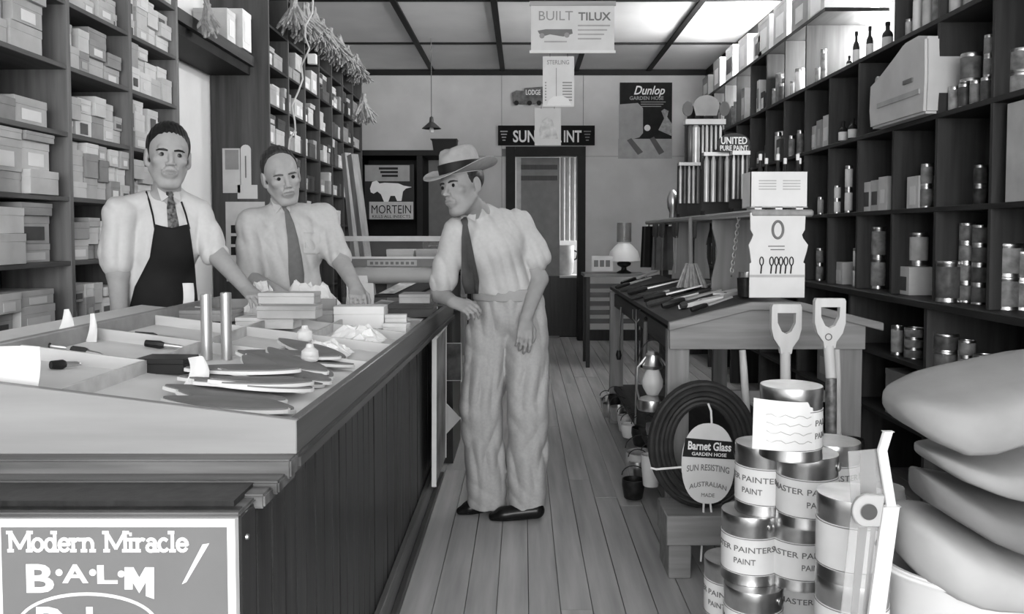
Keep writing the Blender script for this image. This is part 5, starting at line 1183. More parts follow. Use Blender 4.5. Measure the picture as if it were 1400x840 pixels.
def face_parts(par, Rm, c, s=1., browm=None):
    T4 = Matrix.Translation(c) @ Rm.to_4x4() @ Matrix.Scale(s, 4)
    for sg in (-1, 1):
        eye = MB().lathe([(0, -.0128), (.0064, -.0111), (.0111, -.0064), (.0128, 0), (.0111, .0064), (.0064, .0111), (0, .0128)], 14, M=T4 @ Matrix.Translation((sg * .031, .0765, .0075)) @ Matrix.Rotation(R(90), 4, 'X')).build('eye', EYEW, par, True)
        MB().lathe([(0, 0), (.0078, 0), (.0078, .0016), (0, .0022)], 12, M=T4 @ Matrix.Translation((sg * .031, .0885, .0075)) @ Matrix.Rotation(R(-90), 4, 'X')).build('iris', EYED, eye, True)
        MB().tube([T4 @ Vector(p) for p in ((sg * .011, .0945, .0225), (sg * .026, .0950, .0255), (sg * .039, .0890, .0250), (sg * .050, .0785, .021))], [.0032 * s, .0044 * s, .0038 * s, .002 * s], 7).build('eyebrow', browm or HAIR, par, True)
def hair_sdf(Rm, c, s, hl=.075, side=.02, top=.009, front=.06, nape=-.045):
    """short combed-back hair: cranium shell minus the face; hl hairline height, side sideburn level"""
    S = SDF(); Rn = np.array(Rm, np.float32); cc = np.array(c, np.float32); Tc = lambda p: cc + Rn @ (V(p) * s)
    S.ell(Tc((0, -.02, .048)), V((.078 + .002, .098, .086 + top)) * s, .01, 'u', Rn)
    def cut(Q):
        L = (Q - cc) @ Rn / s; x, y, z = L[:, 0], L[:, 1], L[:, 2]
        edge = np.where(y > -.005, np.maximum(hl - np.maximum(0, front - y) * 2.2, side - .03 + 1.2 * np.maximum(0, y - .012)), nape + .0 * y)
        edge = edge + .02 * np.clip((np.abs(x) - .035) / .03, 0, 1) * (y > .03)
        return (edge - z) * s * .7
    S.fn(cut, 'i', .006)
    S.fn(lambda Q: .0012 * np.sin(((Q - cc) @ Rn)[:, 0] * 380 + 3 * np.sin(((Q - cc) @ Rn)[:, 1] * 60)))
    return S
def hand(S, w, d, n, s=1., curl=(.3, .4, .3), thumb=1, spread=.06, k=.006):
    """w wrist, d finger direction, n = back-of-hand normal, thumb=+1/-1 side along n x d"""
    d, n = unit(d), unit(n); n = unit(n - d * (n @ d)); t = np.cross(n, d) * thumb; w = V(w)
    L = lambda x, y, z: w + (d * x + t * y + n * z) * s
    S.cone(L(0, .0, 0), L(.025, 0, 0), .024 * s, .028 * s, .015, flat=(n, .7))
    for i, (y, ln, r) in enumerate(((.029, .072, .0088), (.0095, .079, .0092), (-.010, .073, .0088), (-.028, .058, .0078))):
        y2 = y * .8; S.cone(L(.015, y2 * .8, 0), L(.088 - .004 * abs(i - 1), y, .002), .013 * s, .0105 * s, .010)
        a = 0.; p = np.array([.088 - .004 * abs(i - 1), y, .002], float); sp = (y / .03) * spread
        for j, (fr, rr) in enumerate(((.45, 1.), (.31, .92), (.24, .84))):
            a += curl[j] * (1 + .12 * (i - 1)); q = p + ln * fr * np.array([math.cos(a) * math.cos(sp), math.sin(sp), -math.sin(a)])
            S.cone(L(*p), L(*q), r * rr * s, r * rr * .93 * s, .0045); p = q
    S.cone(L(.018, .022, -.006), L(.05, .046, -.014), .0135 * s, .0115 * s, .010); S.cone(L(.05, .046, -.014), L(.08, .052, -.022), .0105 * s, .009 * s, .004); S.cone(L(.08, .052, -.022), L(.103, .049, -.032), .0092 * s, .0078 * s, .003)
def ribbon(name, S, pts, par, m, th=.006, lift=.004):
    """strip lying on the surface S, pts = (px, py, half width px)"""
    rows_ = []; last = None
    for x, y, w in pts:
        row = []
        for u in (-1, -.5, 0, .5, 1):
            p = S.hit(x + u * w, y)
            if p is None or (last is not None and abs(p.y - last) > .15): p = P(x + u * w, y, last if last else 3.5)
            last = p.y; row.append(p - ray(x, y).normalized() * (lift + th * (1 - u * u) * .6))
        rows_.append(row)
    return MB().grid(rows_, (0, .004, 0)).build(name, m, par, True, ang=80)
LIP = mat('lips', .235, .45, var=.05)
def part_mesh(name, S, h, lo, hi, m, par, hd=None):
    me = S.mesh(name, h, lo, hi); o = link(name, me, m, par)
    if hd:
        Rm, c, s = hd; me.materials.append(LIP); off = org(par); Rn = np.array(Rm)
        a = np.empty(len(me.polygons) * 3); me.polygons.foreach_get('center', a); q = (a.reshape(-1, 3) + np.array(off) - np.array(c)) @ Rn / s
        w = 1 - (np.abs(q[:, 0]) / .024) ** 2
        me.polygons.foreach_set('material_index', ((q[:, 1] > .08) & (w > 0) & (np.abs(q[:, 2] + .0585) < .0095 * np.sqrt(np.maximum(w, 0)))).astype(np.int32)); me.update()
    return o

# ================================================================= the aproned shopman (left)
Y1 = 3.36
def J(x, y, dy=0., Yb=None): return P(x, y, (Yb if Yb else Y1) + dy)
pe = thing('person', 'shopman in white shirt, dark patterned tie and black bib apron behind the counter', 'person', (J(222, 300).x, Y1 + .1, 0))
Rm, hc_ = head_frame(J(230, 217), R(28), R(0), R(3)); hs_ = 1.03
B = SDF(); Tc = add_head(B, Rm, hc_, hs_)
shL, shR, neck = J(165, 292, -.02), J(268, 292, .14), J(229, 266, .06); chest = J(219, 320, .10); belly = J(217, 400, .12)
B.cone(Tc((0, -.02, -.06)), neck - Vector((0, 0, .02)), .050, .054, .02)
B.ell(chest, (.11, .07, .13), .03); B.cone(chest, (belly.x, belly.y, .95), .075, .08, .03); 
for sg in (-1, 1): B.cone((belly.x + sg * .09, belly.y, .95), (belly.x + sg * .1, belly.y + .02, .05), .075, .045, .04)
B.cone(neck, shL, .035, .04, .02); B.cone(neck, shR, .035, .04, .02)
elL, wrL = J(161, 372, -.02), J(165, 450, -.06); elR, wrR = J(293, 345, .10), J(339, 397, -.04)
B.cone(shL, elL, .045, .041, .02); B.cone(elL, wrL, .041, .028, .02); B.cone(shR, elR, .044, .041, .02); B.cone(elR, wrR, .042, .027, .02)
hand(B, wrL, (0.02, -.15, -1), (-1, -.3, 0), .98, (.25, .35, .3), 1)
hand(B, wrR, wrR - elR + Vector((.02, -.12, .05)), (0, -.15, 1), .98, (.15, .25, .2), 1)
part_mesh('body', B, .0042, (-1.95, 2.95, .0), (-.85, 3.85, 1.92), SKIN, pe, (Rm, hc_, hs_))
face_parts(pe, Rm, hc_, hs_)
H = hair_sdf(Rm, hc_, hs_, hl=.083, side=.01, top=.014); lo = hc_ - Vector((.14, .16, .12)); hi = hc_ + Vector((.14, .16, .18)); part_mesh('hair', H, .003, lo, hi, HAIR, pe)
T = SDF()
T.ell(J(219, 315, .10), (.168, .118, .15), .05); T.cone(J(218, 345, .10), J(212, 400, .12), .14, .135, .06, flat=((0, 1, 0), .85)); T.cone(J(212, 400, .12), (J(212, 400).x, Y1 + .12, .98), .14, .14, .05, flat=((0, 1, 0), .85))
T.cone(neck + Vector((0, .02, -.002)), shL, .046, .058, .035); T.cone(neck + Vector((0, .02, -.002)), shR, .046, .058, .035)
T.cone(shL, J(159, 345, -.02), .062, .068, .035); T.cone(shR, J(288, 335, .12), .06, .062, .035)
torso1 = list(T.p)
T.cone(J(159, 348, -.02), J(159, 357, -.02), .062, .063, .008); T.cone(J(288, 335, .12), J(293, 346, .10), .055, .056, .008)
hb_ = Tc((0, -.02, -.06)); ca_ = hb_ + (V(neck) - hb_) * .5; T.cone(ca_, V(neck) - V((0, 0, .012)), .052, .058, .008)                    # collar band
T.fn(wave((((.95, .3, .1), 1.9, 1.), ((.6, .2, .6), 1.5, .6)), .0048, 3))
SH = SDF(); SH.p = list(T.p)
SH.cone(hb_, hb_ + (V(neck) - hb_) * .72, .0485, .0475, .006, 's')
part_mesh('shirt', SH, .0055, (-1.9, 2.95, .9), (-1.0, 3.85, 1.72), SHIRT, pe)
for sg, xy in ((-1, ((216, 257), (222, 276), (233, 268))), (1, ((246, 262), (249, 276), (236, 268)))):
    q = [T.hit(*p) or P(*p, Y1) for p in xy]; o_ = Vector((0, -.008, 0)); MB().add([v + o_ for v in q] + [v + o_ + Vector((0, .004, 0)) for v in q], [(0, 1, 2), (5, 4, 3), (0, 3, 4, 1), (1, 4, 5, 2), (2, 5, 3, 0)]).build('collar_point', SHIRT, pe)
A = SDF(); A.p = [(t, (a[0], a[1], a[2] + .012, a[3] + .012, a[4]) if t == 'c' else (a[0], a[1] + V((.012,) * 3), a[2]), op, k, c, (rad or 0) + .012) for t, a, op, k, c, rad in torso1[:3]]
A.cone((J(212, 400).x, Y1 + .12, .98), (J(212, 400).x, Y1 + .12, .55), .155, .17, .05, flat=((0, 1, 0), .85))
def apcut(Q):
    z = Q[:, 2]; zp = J(0, 312).z; xl_ = np.interp(z, [J(0, 440).z, J(0, 392).z, J(0, 352).z, zp], [J(172, 440).x, J(184, 392).x, J(205, 352).x, J(211, 312).x]); xr_ = np.interp(z, [J(0, 430).z, J(0, 370).z, zp], [J(272, 430).x, J(267, 370).x, J(259, 312).x])
    kx = Y1 / np.maximum(Q[:, 1], .5); x = Q[:, 0] * kx
    return np.maximum(np.maximum(xl_ - x, x - xr_), np.maximum((z - zp - .012 * np.abs(x - (xl_ + xr_) / 2) / .05) , Q[:, 1] - (Y1 + .16)))
A.fn(apcut, 'i', .004); A.fn(wave((((1, .2, .1), 1., 1.),), .0015, 8))
part_mesh('apron', A, .005, (-1.8, 2.95, .45), (-1.1, 3.7, 1.5), APR, pe)
ribbon('tie', T, [(231, 262, 4), (232, 266, 5), (233, 271, 3.5), (234, 285, 6), (236, 300, 7), (238, 318, 8)], pe, mat('patterned_tie', .006, .6, g2=.16, scale=70, detail=1.), .006, .005)
for a_ in ([(212, 313), (209, 295), (204, 275), (200, 262)], [(259, 313), (254, 293), (248, 276)]):
    q = [(T.hit(*p) or P(*p, Y1)) - ray(*p).normalized() * .004 for p in a_]; MB().tube(q, .0035, 6).build('apron_strap', APR, pe, True)
# trousers and shoes (hidden behind the counter)
def lower(par, bc, m=DARKT):
    L = SDF(); x, y, _ = bc
    L.ell((x, y, .95), (.165, .13, .12), .05)
    for sg in (-1, 1): L.cone((x + sg * .085, y, .9), (x + sg * .1, y + .01, .06), .10, .09, .03)
    L.half((x, y, .035), (0, 0, -1)); part_mesh('trousers', L, .012, (x - .35, y - .3, 0), (x + .35, y + .3, 1.15), m, par)
    for sg in (-1, 1):
        Z = SDF(); Z.cone((x + sg * .1, y + .05, .045), (x + sg * .12, y - .14, .035), .045, .04, .02, flat=((0, 0, 1), .9)); Z.half((0, 0, .001), (0, 0, -1), .002); part_mesh('shoe', Z, .01, (x + sg * .1 - .12, y - .25, -.02), (x + sg * .1 + .14, y + .15, .12), SHOE, par)
lower(pe, (belly.x, belly.y, 0))

# ================================================================= the shopman with the long grey tie (middle)
Y2 = 3.86
K2 = lambda x, y, dy=0.: P(x, y, Y2 + dy)
pe2 = thing('person', 'shopman with receding hair, pale shirt and long grey tie leaning on the counter', 'person', (K2(393, 300).x, Y2 + .08, 0))
Rm, hc2 = head_frame(K2(385, 243), R(27), R(-9), R(-11)); hs2 = 1.03
B = SDF(); Tc = add_head(B, Rm, hc2, hs2)
shL, shR, neck = K2(344, 305, -.02), K2(442, 297, .12), K2(384, 288, .07); chest = K2(392, 330, .08); belly = K2(392, 400, .12)
B.cone(Tc((0, -.02, -.06)), neck, .050, .054, .02); B.ell(chest, (.11, .07, .12), .03); B.cone(chest, (belly.x, belly.y, .95), .075, .08, .03)
for sg in (-1, 1): B.cone((belly.x + sg * .09, belly.y, .95), (belly.x + sg * .1, belly.y + .02, .05), .075, .045, .04)
B.cone(neck, shL, .035, .04, .02); B.cone(neck, shR, .035, .04, .02)
elL, wrL = K2(341, 382, -.06), K2(378, 399, -.20); elR, wrR = K2(463, 352, .02), K2(486, 392, -.16)
B.cone(shL, elL, .044, .042, .02); B.cone(elL, wrL, .044, .029, .02); B.cone(shR, elR, .044, .041, .02); B.cone(elR, wrR, .044, .029, .02)
hand(B, wrL, (.8, -.5, -.25), (0, -.2, 1), 1., (.3, .4, .3), -1); hand(B, wrR, (.25, -.8, -.45), (.1, -.3, 1), 1., (.25, .3, .25), 1)
part_mesh('body', B, .0042, (-1.45, 3.4, 0), (-.6, 4.3, 1.86), SKIN, pe2, (Rm, hc2, hs2))
face_parts(pe2, Rm, hc2, hs2, mat('fair_eyebrow', .10, .5))
H = hair_sdf(Rm, hc2, hs2, hl=.118, side=.012, top=.009, front=.045); part_mesh('hair', H, .003, hc2 - Vector((.14, .16, .12)), hc2 + Vector((.14, .16, .18)), HAIRG, pe2)
T = SDF()
T.ell(K2(393, 325, .08), (.175, .118, .14), .05); T.cone(K2(394, 345, .07), K2(396, 400, .10), .145, .14, .06, flat=((0, 1, 0), .85)); T.cone(K2(396, 400, .10), (K2(396, 400).x, Y2 + .12, .98), .14, .14, .05, flat=((0, 1, 0), .85))
T.cone(neck + Vector((0, .02, -.002)), shL, .046, .058, .035); T.cone(neck + Vector((0, .02, -.002)), shR, .046, .058, .035)
T.cone(shL, K2(341, 372, -.04), .06, .064, .035); T.cone(shR, K2(457, 340, .05), .06, .062, .035)
T.cone(K2(341, 374, -.05), K2(341, 382, -.06), .058, .060, .008); T.cone(K2(459, 343, .04), K2(464, 352, .02), .056, .058, .008)
hb_ = Tc((0, -.02, -.06)); ca_ = hb_ + (V(neck) - hb_) * .5; T.cone(ca_, V(neck) - V((0, 0, .012)), .052, .058, .008)
T.fn(wave((((.95, .3, .1), 1.9, 1.), ((.6, .2, .6), 1.5, .6)), .0048, 5))
SH = SDF(); SH.p = list(T.p); SH.cone(hb_, hb_ + (V(neck) - hb_) * .72, .0485, .0475, .006, 's')
part_mesh('shirt', SH, .0055, (-1.5, 3.4, .9), (-.65, 4.3, 1.66), SHIRT2, pe2)
ribbon('tie', T, [(388, 280, 3.5), (390, 285, 4), (392, 290, 3), (396, 305, 5.5), (400, 325, 7), (403, 350, 9), (405, 375, 10.5), (406, 394, 9)], pe2, mat('grey_tie', .13, .7, var=.08, scale=50), .006, .012)
for xy in (((370, 271), (378, 292), (387, 281)), ((396, 276), (398, 291), (389, 281))):
    q = [T.hit(*p) or P(*p, Y2) for p in xy]; o_ = Vector((0, -.008, 0)); MB().add([v + o_ for v in q] + [v + o_ + Vector((0, .004, 0)) for v in q], [(0, 1, 2), (5, 4, 3), (0, 3, 4, 1), (1, 4, 5, 2), (2, 5, 3, 0)]).build('collar_point', SHIRT2, pe2)
ribbon('shirt_pocket', T, [(426, 318, 11), (426, 325, 11), (426, 345, 11), (426, 348, 8)], pe2, SHIRT2, .0, .003)
lower(pe2, (belly.x, belly.y + .04, 0), mat('grey_trousers', .1, .8))

# ================================================================= the customer in the hat
Y3 = 3.98
K3 = lambda x, y, dy=0.: P(x, y, Y3 + dy)
fL, fR = PZ(668, 690, 0), PZ(716, 698, 0)
pe3 = thing('person', 'customer in banded felt hat, pale shirt and baggy trousers leaning on counter corner', 'person', ((fL.x + fR.x) / 2, (fL.y + fR.y) / 2, 0))
Rm, hc3 = head_frame(K3(632, 257, -.15), R(-38), R(-4), R(-9)); hs3 = 1.06
B = SDF(); Tc = add_head(B, Rm, hc3, hs3)
shL, shR, neck = K3(626, 318, -.12), K3(707, 308, .06), K3(655, 292, -.03); chest = K3(672, 335, .0); hip = K3(694, 412, .10)
B.cone(Tc((0, -.02, -.06)), neck, .052, .056, .02); B.ell(chest, (.10, .07, .12), .03); B.cone(chest, hip, .075, .08, .03)
kL, kR = K3(658, 560, .07), K3(722, 560, .02)
B.cone((hip.x - .08, hip.y, hip.z - .05), kL, .085, .06, .04); B.cone(kL, (fL.x, fL.y, .08), .055, .04, .03); B.cone((hip.x + .08, hip.y, hip.z - .05), kR, .085, .06, .04); B.cone(kR, (fR.x, fR.y, .08), .055, .04, .03)
B.cone(neck, shL, .035, .04, .02); B.cone(neck, shR, .035, .04, .02)
elL, wrL = K3(602, 402, -.06), K3(619, 413, -.17); elR, wrR = K3(737, 382, .04), K3(719, 436, -.10)
B.cone(shL, elL, .044, .041, .02); B.cone(elL, wrL, .042, .029, .02); B.cone(shR, elR, .044, .041, .02); B.cone(elR, wrR, .043, .029, .02)
hand(B, wrL, (.85, -.45, -.25), (-.1, -.6, .8), 1.0, (.5, .7, .5), 1, .04); hand(B, wrR, (-.08, -.12, -1), (.25, -1, 0), 1.02, (.2, .35, .3), 1, .05)
part_mesh('body', B, .0044, (-.58, 3.55, .0), (.28, 4.5, 1.8), SKINT, pe3, (Rm, hc3, hs3))
face_parts(pe3, Rm, hc3, hs3, mat('brown_eyebrow', .03, .5))
H = hair_sdf(Rm, hc3, hs3, hl=.075, side=.0, top=.004, front=.05); part_mesh('hair', H, .0032, hc3 - Vector((.15, .16, .12)), hc3 + Vector((.15, .16, .18)), HAIRG, pe3)
T = SDF()
T.ell(K3(668, 328, .0), (.155, .125, .135), .05); T.cone(K3(673, 340, .0), K3(690, 392, .08), .135, .135, .06, flat=((0, 1, 0), .9)); T.cone(K3(690, 388, .08), K3(694, 408, .09), .145, .14, .04, flat=((0, 1, 0), .9))
T.cone(neck + Vector((0, .02, -.002)), shL, .046, .058, .035); T.cone(neck + Vector((0, .02, -.002)), shR, .046, .064, .035)
T.cone(shL, K3(607, 378, -.08), .066, .066, .035); T.cone(shR, K3(728, 338, .06), .070, .070, .04); T.cone(K3(607, 378, -.08), K3(605, 387, -.07), .06, .06, .01); T.cone(K3(729, 342, .06), K3(733, 352, .05), .07, .07, .008)
hb_ = Tc((0, -.02, -.06)); ca_ = hb_ + (V(neck) - hb_) * .5; T.cone(ca_, V(neck) - V((0, 0, .012)), .052, .058, .008)
T.fn(wave((((.9, .3, .35), 1.9, 1.), ((.6, .2, .7), 1.5, .6)), .0052, 9))
SH = SDF(); SH.p = list(T.p); SH.cone(hb_, hb_ + (V(neck) - hb_) * .72, .0485, .0475, .006, 's'); SH.half(K3(690, 402, .1), (0, -.0, -1), .01)
part_mesh('shirt', SH, .0055, (-.6, 3.5, .9), (.3, 4.35, 1.66), SHIRT2, pe3)
ribbon('tie', T, [(634, 297, 4), (635, 302, 5), (636, 308, 3.5), (637, 325, 6), (639, 345, 8), (641, 365, 10), (643, 385, 12), (645, 402, 9)], pe3, mat('customer_tie', .07, .7, var=.08, scale=50), .006, .012)
for xy in (((630, 284), (630, 306), (637, 297)), ((652, 282), (650, 303), (638, 297))):
    q = [T.hit(*p) or P(*p, Y3 - .1) for p in xy]; o_ = Vector((0, -.008, 0)); MB().add([v + o_ for v in q] + [v + o_ + Vector((0, .004, 0)) for v in q], [(0, 1, 2), (5, 4, 3), (0, 3, 4, 1), (1, 4, 5, 2), (2, 5, 3, 0)]).build('collar_point', SHIRT2, pe3)
L = SDF(); hL, hR = K3(670, 440, .10), K3(718, 440, .08); eL, eR = PZ(667, 688, .05), PZ(721, 692, .05)
L.ell(K3(696, 425, .1), (.175, .14, .13), .05); L.cone(K3(696, 394, .09), K3(696, 420, .1), .155, .165, .04, flat=((0, 1, 0), .85))
L.cone(hL, kL, .112, .103, .014); L.cone(kL, eL, .103, .097, .012); L.cone(hR, kR, .112, .100, .012); L.cone(kR, eR, .100, .092, .010)
L.fn(wave((((1, .3, .05), 1.8, 1.), ((.8, .1, -.3), 1.2, .9)), .007, 14)); L.fn(wave((((.5, .1, .6), 1.3, 1.),), .003, 4))
L.half((0, 0, .035), (0, 0, -1), .006); L.half(K3(690, 395, .1), (0, 0, 1), .006)
part_mesh('trousers', L, .0065, (-.5, 3.7, .0), (.35, 4.6, 1.2), TROU, pe3)
# waistband
wb_ = SDF(); wb_.p = []; wb_.cone(K3(694, 397, .09), K3(694, 405, .095), .166, .168, .01, flat=((0, 1, 0), .87)); wb_.half(K3(690, 394, .1), (.0, 0, 1), .003); wb_.half(K3(690, 410, .1), (0, 0, -1), .003); part_mesh('waistband', wb_, .006, (-.4, 3.8, .9), (.3, 4.4, 1.25), mat('waistband_cloth', .29, .85), pe3)
for a_, b_ in ((PZ(664, 690, .04), PZ(645, 694, .03)), (PZ(716, 700, .04), PZ(690, 703, .03))):
    Z = SDF(); d = unit(b_ - a_); a2 = V(a_) - d * .06; Z.cone(a2, V(b_) + d * .01, .042, .038, .02, flat=((0, 0, 1), .95)); Z.cone(V(b_), V(b_) + d * .05 - V((0, 0, .008)), .036, .028, .02, flat=((0, 0, 1), .8)); Z.half((0, 0, .001), (0, 0, -1), .002)
    part_mesh('shoe', Z, .006, (min(a2[0], b_.x) - .15, min(a2[1], b_.y) - .15, -.02), (max(a2[0], b_.x) + .15, max(a2[1], b_.y) + .15, .13), SHOE, pe3)
# felt hat
HT = Matrix.Translation(hc3) @ Rm.to_4x4() @ Matrix.Scale(hs3, 4) @ Matrix.Translation((0, -.010, .056)) @ Matrix.Rotation(R(-3), 4, 'X')
FELT = mat('felt_hat', .32, .9, var=.06, scale=40); ht = thing('felt_hat', None, None, (0, 0, 0)); bpy.data.objects.remove(ht)
n = 40; rows_ = []
for j in range(8):
    v = j / 7; r1, r2 = .082 + .076 * v, .103 + .07 * v
    rows_.append([HT @ Vector((r1 * math.cos(q), r2 * math.sin(q), .004 + .012 * v + .03 * v * v * abs(math.cos(q)) ** 2 - .028 * v * v * max(0, math.sin(q)))) for q in np.linspace(0, 2 * math.pi, n + 1)])
hat = thing('hat', None, None, (0, 0, 0)); bpy.data.objects.remove(hat)
hb = MB().grid(rows_, (0, 0, .003)).build('hat', FELT, pe3, True)
rows_ = []
for z, k in ((0, 1.), (.03, .985), (.06, .95), (.085, .88), (.098, .78), (.102, .6), (.094, .35), (.088, .0)):
    rows_.append([HT @ Vector((.083 * k * math.cos(q) * (1 - .14 * (z / .1) * max(0, math.sin(q))), .104 * k * math.sin(q), z * (1.1 + .12 * abs(math.cos(q)) ** 2 * (k < .9)) - .012 * (z > .08) * (abs(math.cos(q)) < .35))) for q in np.linspace(0, 2 * math.pi, n + 1)])
MB().grid(rows_).build('crown', FELT, hb, True, ang=80)
rows_ = [[HT @ Vector((.0855 * math.cos(q), .1065 * math.sin(q), z)) for q in np.linspace(0, 2 * math.pi, n + 1)] for z in (.004, .052)]
MB().grid(rows_).build('hat_band', INK, hb, True)
# ------------------------------------------------------------------ right foreground: glazed panel, stack of felt pads, bucket
YG = 1.70
gp = thing('glazed_panel', 'narrow white-edged glazed panel with rounded metal lug beside the pad stack', 'panel', (P(1195, 840, YG).x, YG, 0))
b0, b1, b2 = P(1196, 840, YG), P(1217, 690, YG + .06), P(1207, 612, YG + .22)
b0 = P(1188, 870, YG)
def edgebar(name, pts, w, d, m):
    rows_ = []
    vs, fs = [], []
    for p in pts: vs += [p + Vector((-w / 2, -d / 2, 0)), p + Vector((w / 2, -d / 2, 0)), p + Vector((w / 2, d / 2, 0)), p + Vector((-w / 2, d / 2, 0))]
    for i in range(len(pts) - 1):
        for k in range(4): fs.append((4 * i + k, 4 * i + (k + 1) % 4, 4 * i + 4 + (k + 1) % 4, 4 * i + 4 + k))
    fs += [(0, 1, 2, 3), tuple(4 * (len(pts) - 1) + k for k in (3, 2, 1, 0))]
    return MB().add(vs, fs).build(name, m, gp, bevel=.002)
low = P(1178, 960, YG - .01); low.z = max(.001, low.z)
foot = Vector((P(1160, 840, YG).x, YG - .02, .002))
edgebar('white_edge', [foot, P(1198, 840, YG), P(1218, 692, YG + .02)], .034, .012, mat('panel_white_edge', .72, .5, var=.05)); edgebar('white_edge', [P(1218, 692, YG + .02), P(1206, 616, YG + .10), P(1214, 590, YG + .12)], .02, .012, MATS['panel_white_edge'])
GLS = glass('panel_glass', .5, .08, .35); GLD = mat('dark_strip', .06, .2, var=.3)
def quad(name, pts, m, th=.004): 
    q = [P(*p) for p in pts]; o_ = Vector((0, th, 0)); return MB().add(q + [v + o_ for v in q], [(0, 1, 2, 3), (7, 6, 5, 4), (0, 4, 5, 1), (1, 5, 6, 2), (2, 6, 7, 3), (3, 7, 4, 0)]).build(name, m, gp)
quad('glass_pane', [(1148, 860, YG + .015), (1196, 860, YG + .015), (1212, 690, YG + .03), (1165, 690, YG + .03)], GLS)
quad('glass_pane', [(1164, 688, YG + .035), (1210, 688, YG + .035), (1203, 614, YG + .11), (1160, 618, YG + .11)], GLS)
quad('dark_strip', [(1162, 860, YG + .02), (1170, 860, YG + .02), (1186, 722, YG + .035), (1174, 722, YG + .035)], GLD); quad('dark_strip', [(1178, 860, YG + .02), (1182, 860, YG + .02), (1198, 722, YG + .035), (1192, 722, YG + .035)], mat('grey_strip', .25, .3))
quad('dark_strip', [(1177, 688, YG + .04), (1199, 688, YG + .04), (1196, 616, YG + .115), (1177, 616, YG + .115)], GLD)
lc = P(1184, 697, YG); s_ = sc(YG)
lug = [(lc.x + 23 * s_, lc.z + 22 * s_), (lc.x - 1 * s_, lc.z + 23 * s_)] + [(lc.x + 23 * s_ * math.cos(q) * .95, lc.z + 23 * s_ * math.sin(q)) for q in np.linspace(1.7, 4.4, 14)] + [(lc.x + 17 * s_, lc.z - 22 * s_)]
lg = MB().prism(lug, 'y', YG - .012, YG + .0).build('metal_lug', mat('lug_metal', .42, .4, .2, var=.06), gp, bevel=.002)
MB().lathe([(.0, 0), (.009, .001), (.016, .004), (.0165, .005)], 20, M=Matrix.Translation((lc.x, YG - .0122, lc.z)) @ Matrix.Rotation(R(90), 4, 'X')).build('countersunk_hole', mat('hole_dark', .10, .3, .5), lg, True)
# thick felt pads: lens-like slabs, SDF shaped
def pad(name, label, outline, Y, th, m, tilt, thick=.07, k=.5):
    """outline in px at depth Y, extruded along y with rounded rim"""
    pts = [P(x, y, Y) for x, y in outline]
    n = len(pts); o_ = MB(); vs = []; fs = []; L = [(-1, .90), (-.8, .97), (-.35, 1.), (.35, 1.), (.8, .97), (1, .9)]
    c = sum(pts, Vector()) / n
    for f_, q in L:
        for p in pts: w_ = c + (p - c) * q; w_.y = Y + th * (f_ + 1) / 2 + tilt * (p.x - c.x); vs.append(w_)
    for j in range(len(L) - 1):
        for i in range(n): fs.append((j * n + i, j * n + (i + 1) % n, (j + 1) * n + (i + 1) % n, (j + 1) * n + i))
    fs += [tuple(range(n))[::-1], tuple((len(L) - 1) * n + i for i in range(n))]
    o = o_.add(vs, fs).build(name, m, None, True, ang=60); tag(o, label, 'pad', 'stack of thick felt pads at right'); return o
def slab_pad(label, spine, Ym, depth, m, name='felt_pad'):
    """pad given by its silhouette at mid depth, spine=(x, ytop, ybottom); rounded in plan at its left end"""
    nq = 20; vs, fs = [], []; x0 = spine[0][0]
    sp2 = []
    for (xa, ta, ba), (xb, tb_, bb_) in zip(spine[:-1], spine[1:]):
        for u in (0, .5): sp2.append((xa + (xb - xa) * u, ta + (tb_ - ta) * u, ba + (bb_ - ba) * u))
    sp2.append(spine[-1])
    for x, yt, yb in sp2:
        a, b_ = P(x, yt, Ym), P(x, yb, Ym); hh = (a.z - b_.z) / 2; cz = (a.z + b_.z) / 2; X = (a.x + b_.x) / 2
        e = min(1, (x - x0 + 2) / 75.); hd = depth / 2 * math.sqrt(max(.02, 1 - (1 - e) ** 2))
        for q in np.linspace(0, 2 * math.pi, nq + 1)[:-1]:
            cs, sn = math.cos(q), math.sin(q); cz2 = cz - .03 * (hd / depth) * cs * 0
            vs.append((X, Ym + hd * math.copysign(abs(cs) ** .6, cs), cz2 + hh * .72 * math.copysign(abs(sn) ** .5, sn) + .32 * hh * math.copysign(abs(cs) ** .6, cs) * e))
    n = len(sp2)
    for i in range(n - 1):
        for k in range(nq): fs.append((i * nq + k, (i + 1) * nq + k, (i + 1) * nq + (k + 1) % nq, i * nq + (k + 1) % nq))
    fs += [tuple(range(nq)), tuple((n - 1) * nq + k for k in range(nq))[::-1]]
    o = MB().add(vs, fs).build(name, m, None, True, ang=80); tag(o, label, 'pad', 'stack of thick felt pads at right'); return o
F1 = mat('felt_grey', .26, .9, var=.07, scale=12, bump=.15); F2 = mat('felt_dark', .16, .9, var=.07, scale=12, bump=.15); F3 = mat('felt_pale', .38, .85, var=.05, scale=12, bump=.1)
YP = 1.72
slab_pad('broad grey felt pad curling on top of the stack at right photo edge', [(1217, 548, 556), (1222, 536, 570), (1235, 526, 588), (1255, 520, 602), (1285, 512, 612), (1320, 503, 610), (1350, 497, 600), (1385, 490, 586), (1420, 484, 572), (1470, 478, 566)], YP + .2, .30, F1)
slab_pad('grey felt pad second from top with drooping front lip', [(1262, 612, 620), (1270, 609, 634), (1290, 611, 648), (1320, 612, 658), (1350, 606, 666), (1385, 596, 674), (1430, 588, 676), (1480, 584, 676)], YP + .2, .30, F1)
slab_pad('darker grey felt pad in the middle of the stack', [(1254, 640, 662), (1262, 638, 690), (1285, 648, 704), (1320, 660, 722), (1360, 668, 738), (1400, 676, 750), (1470, 680, 758)], YP + .2, .30, F2)
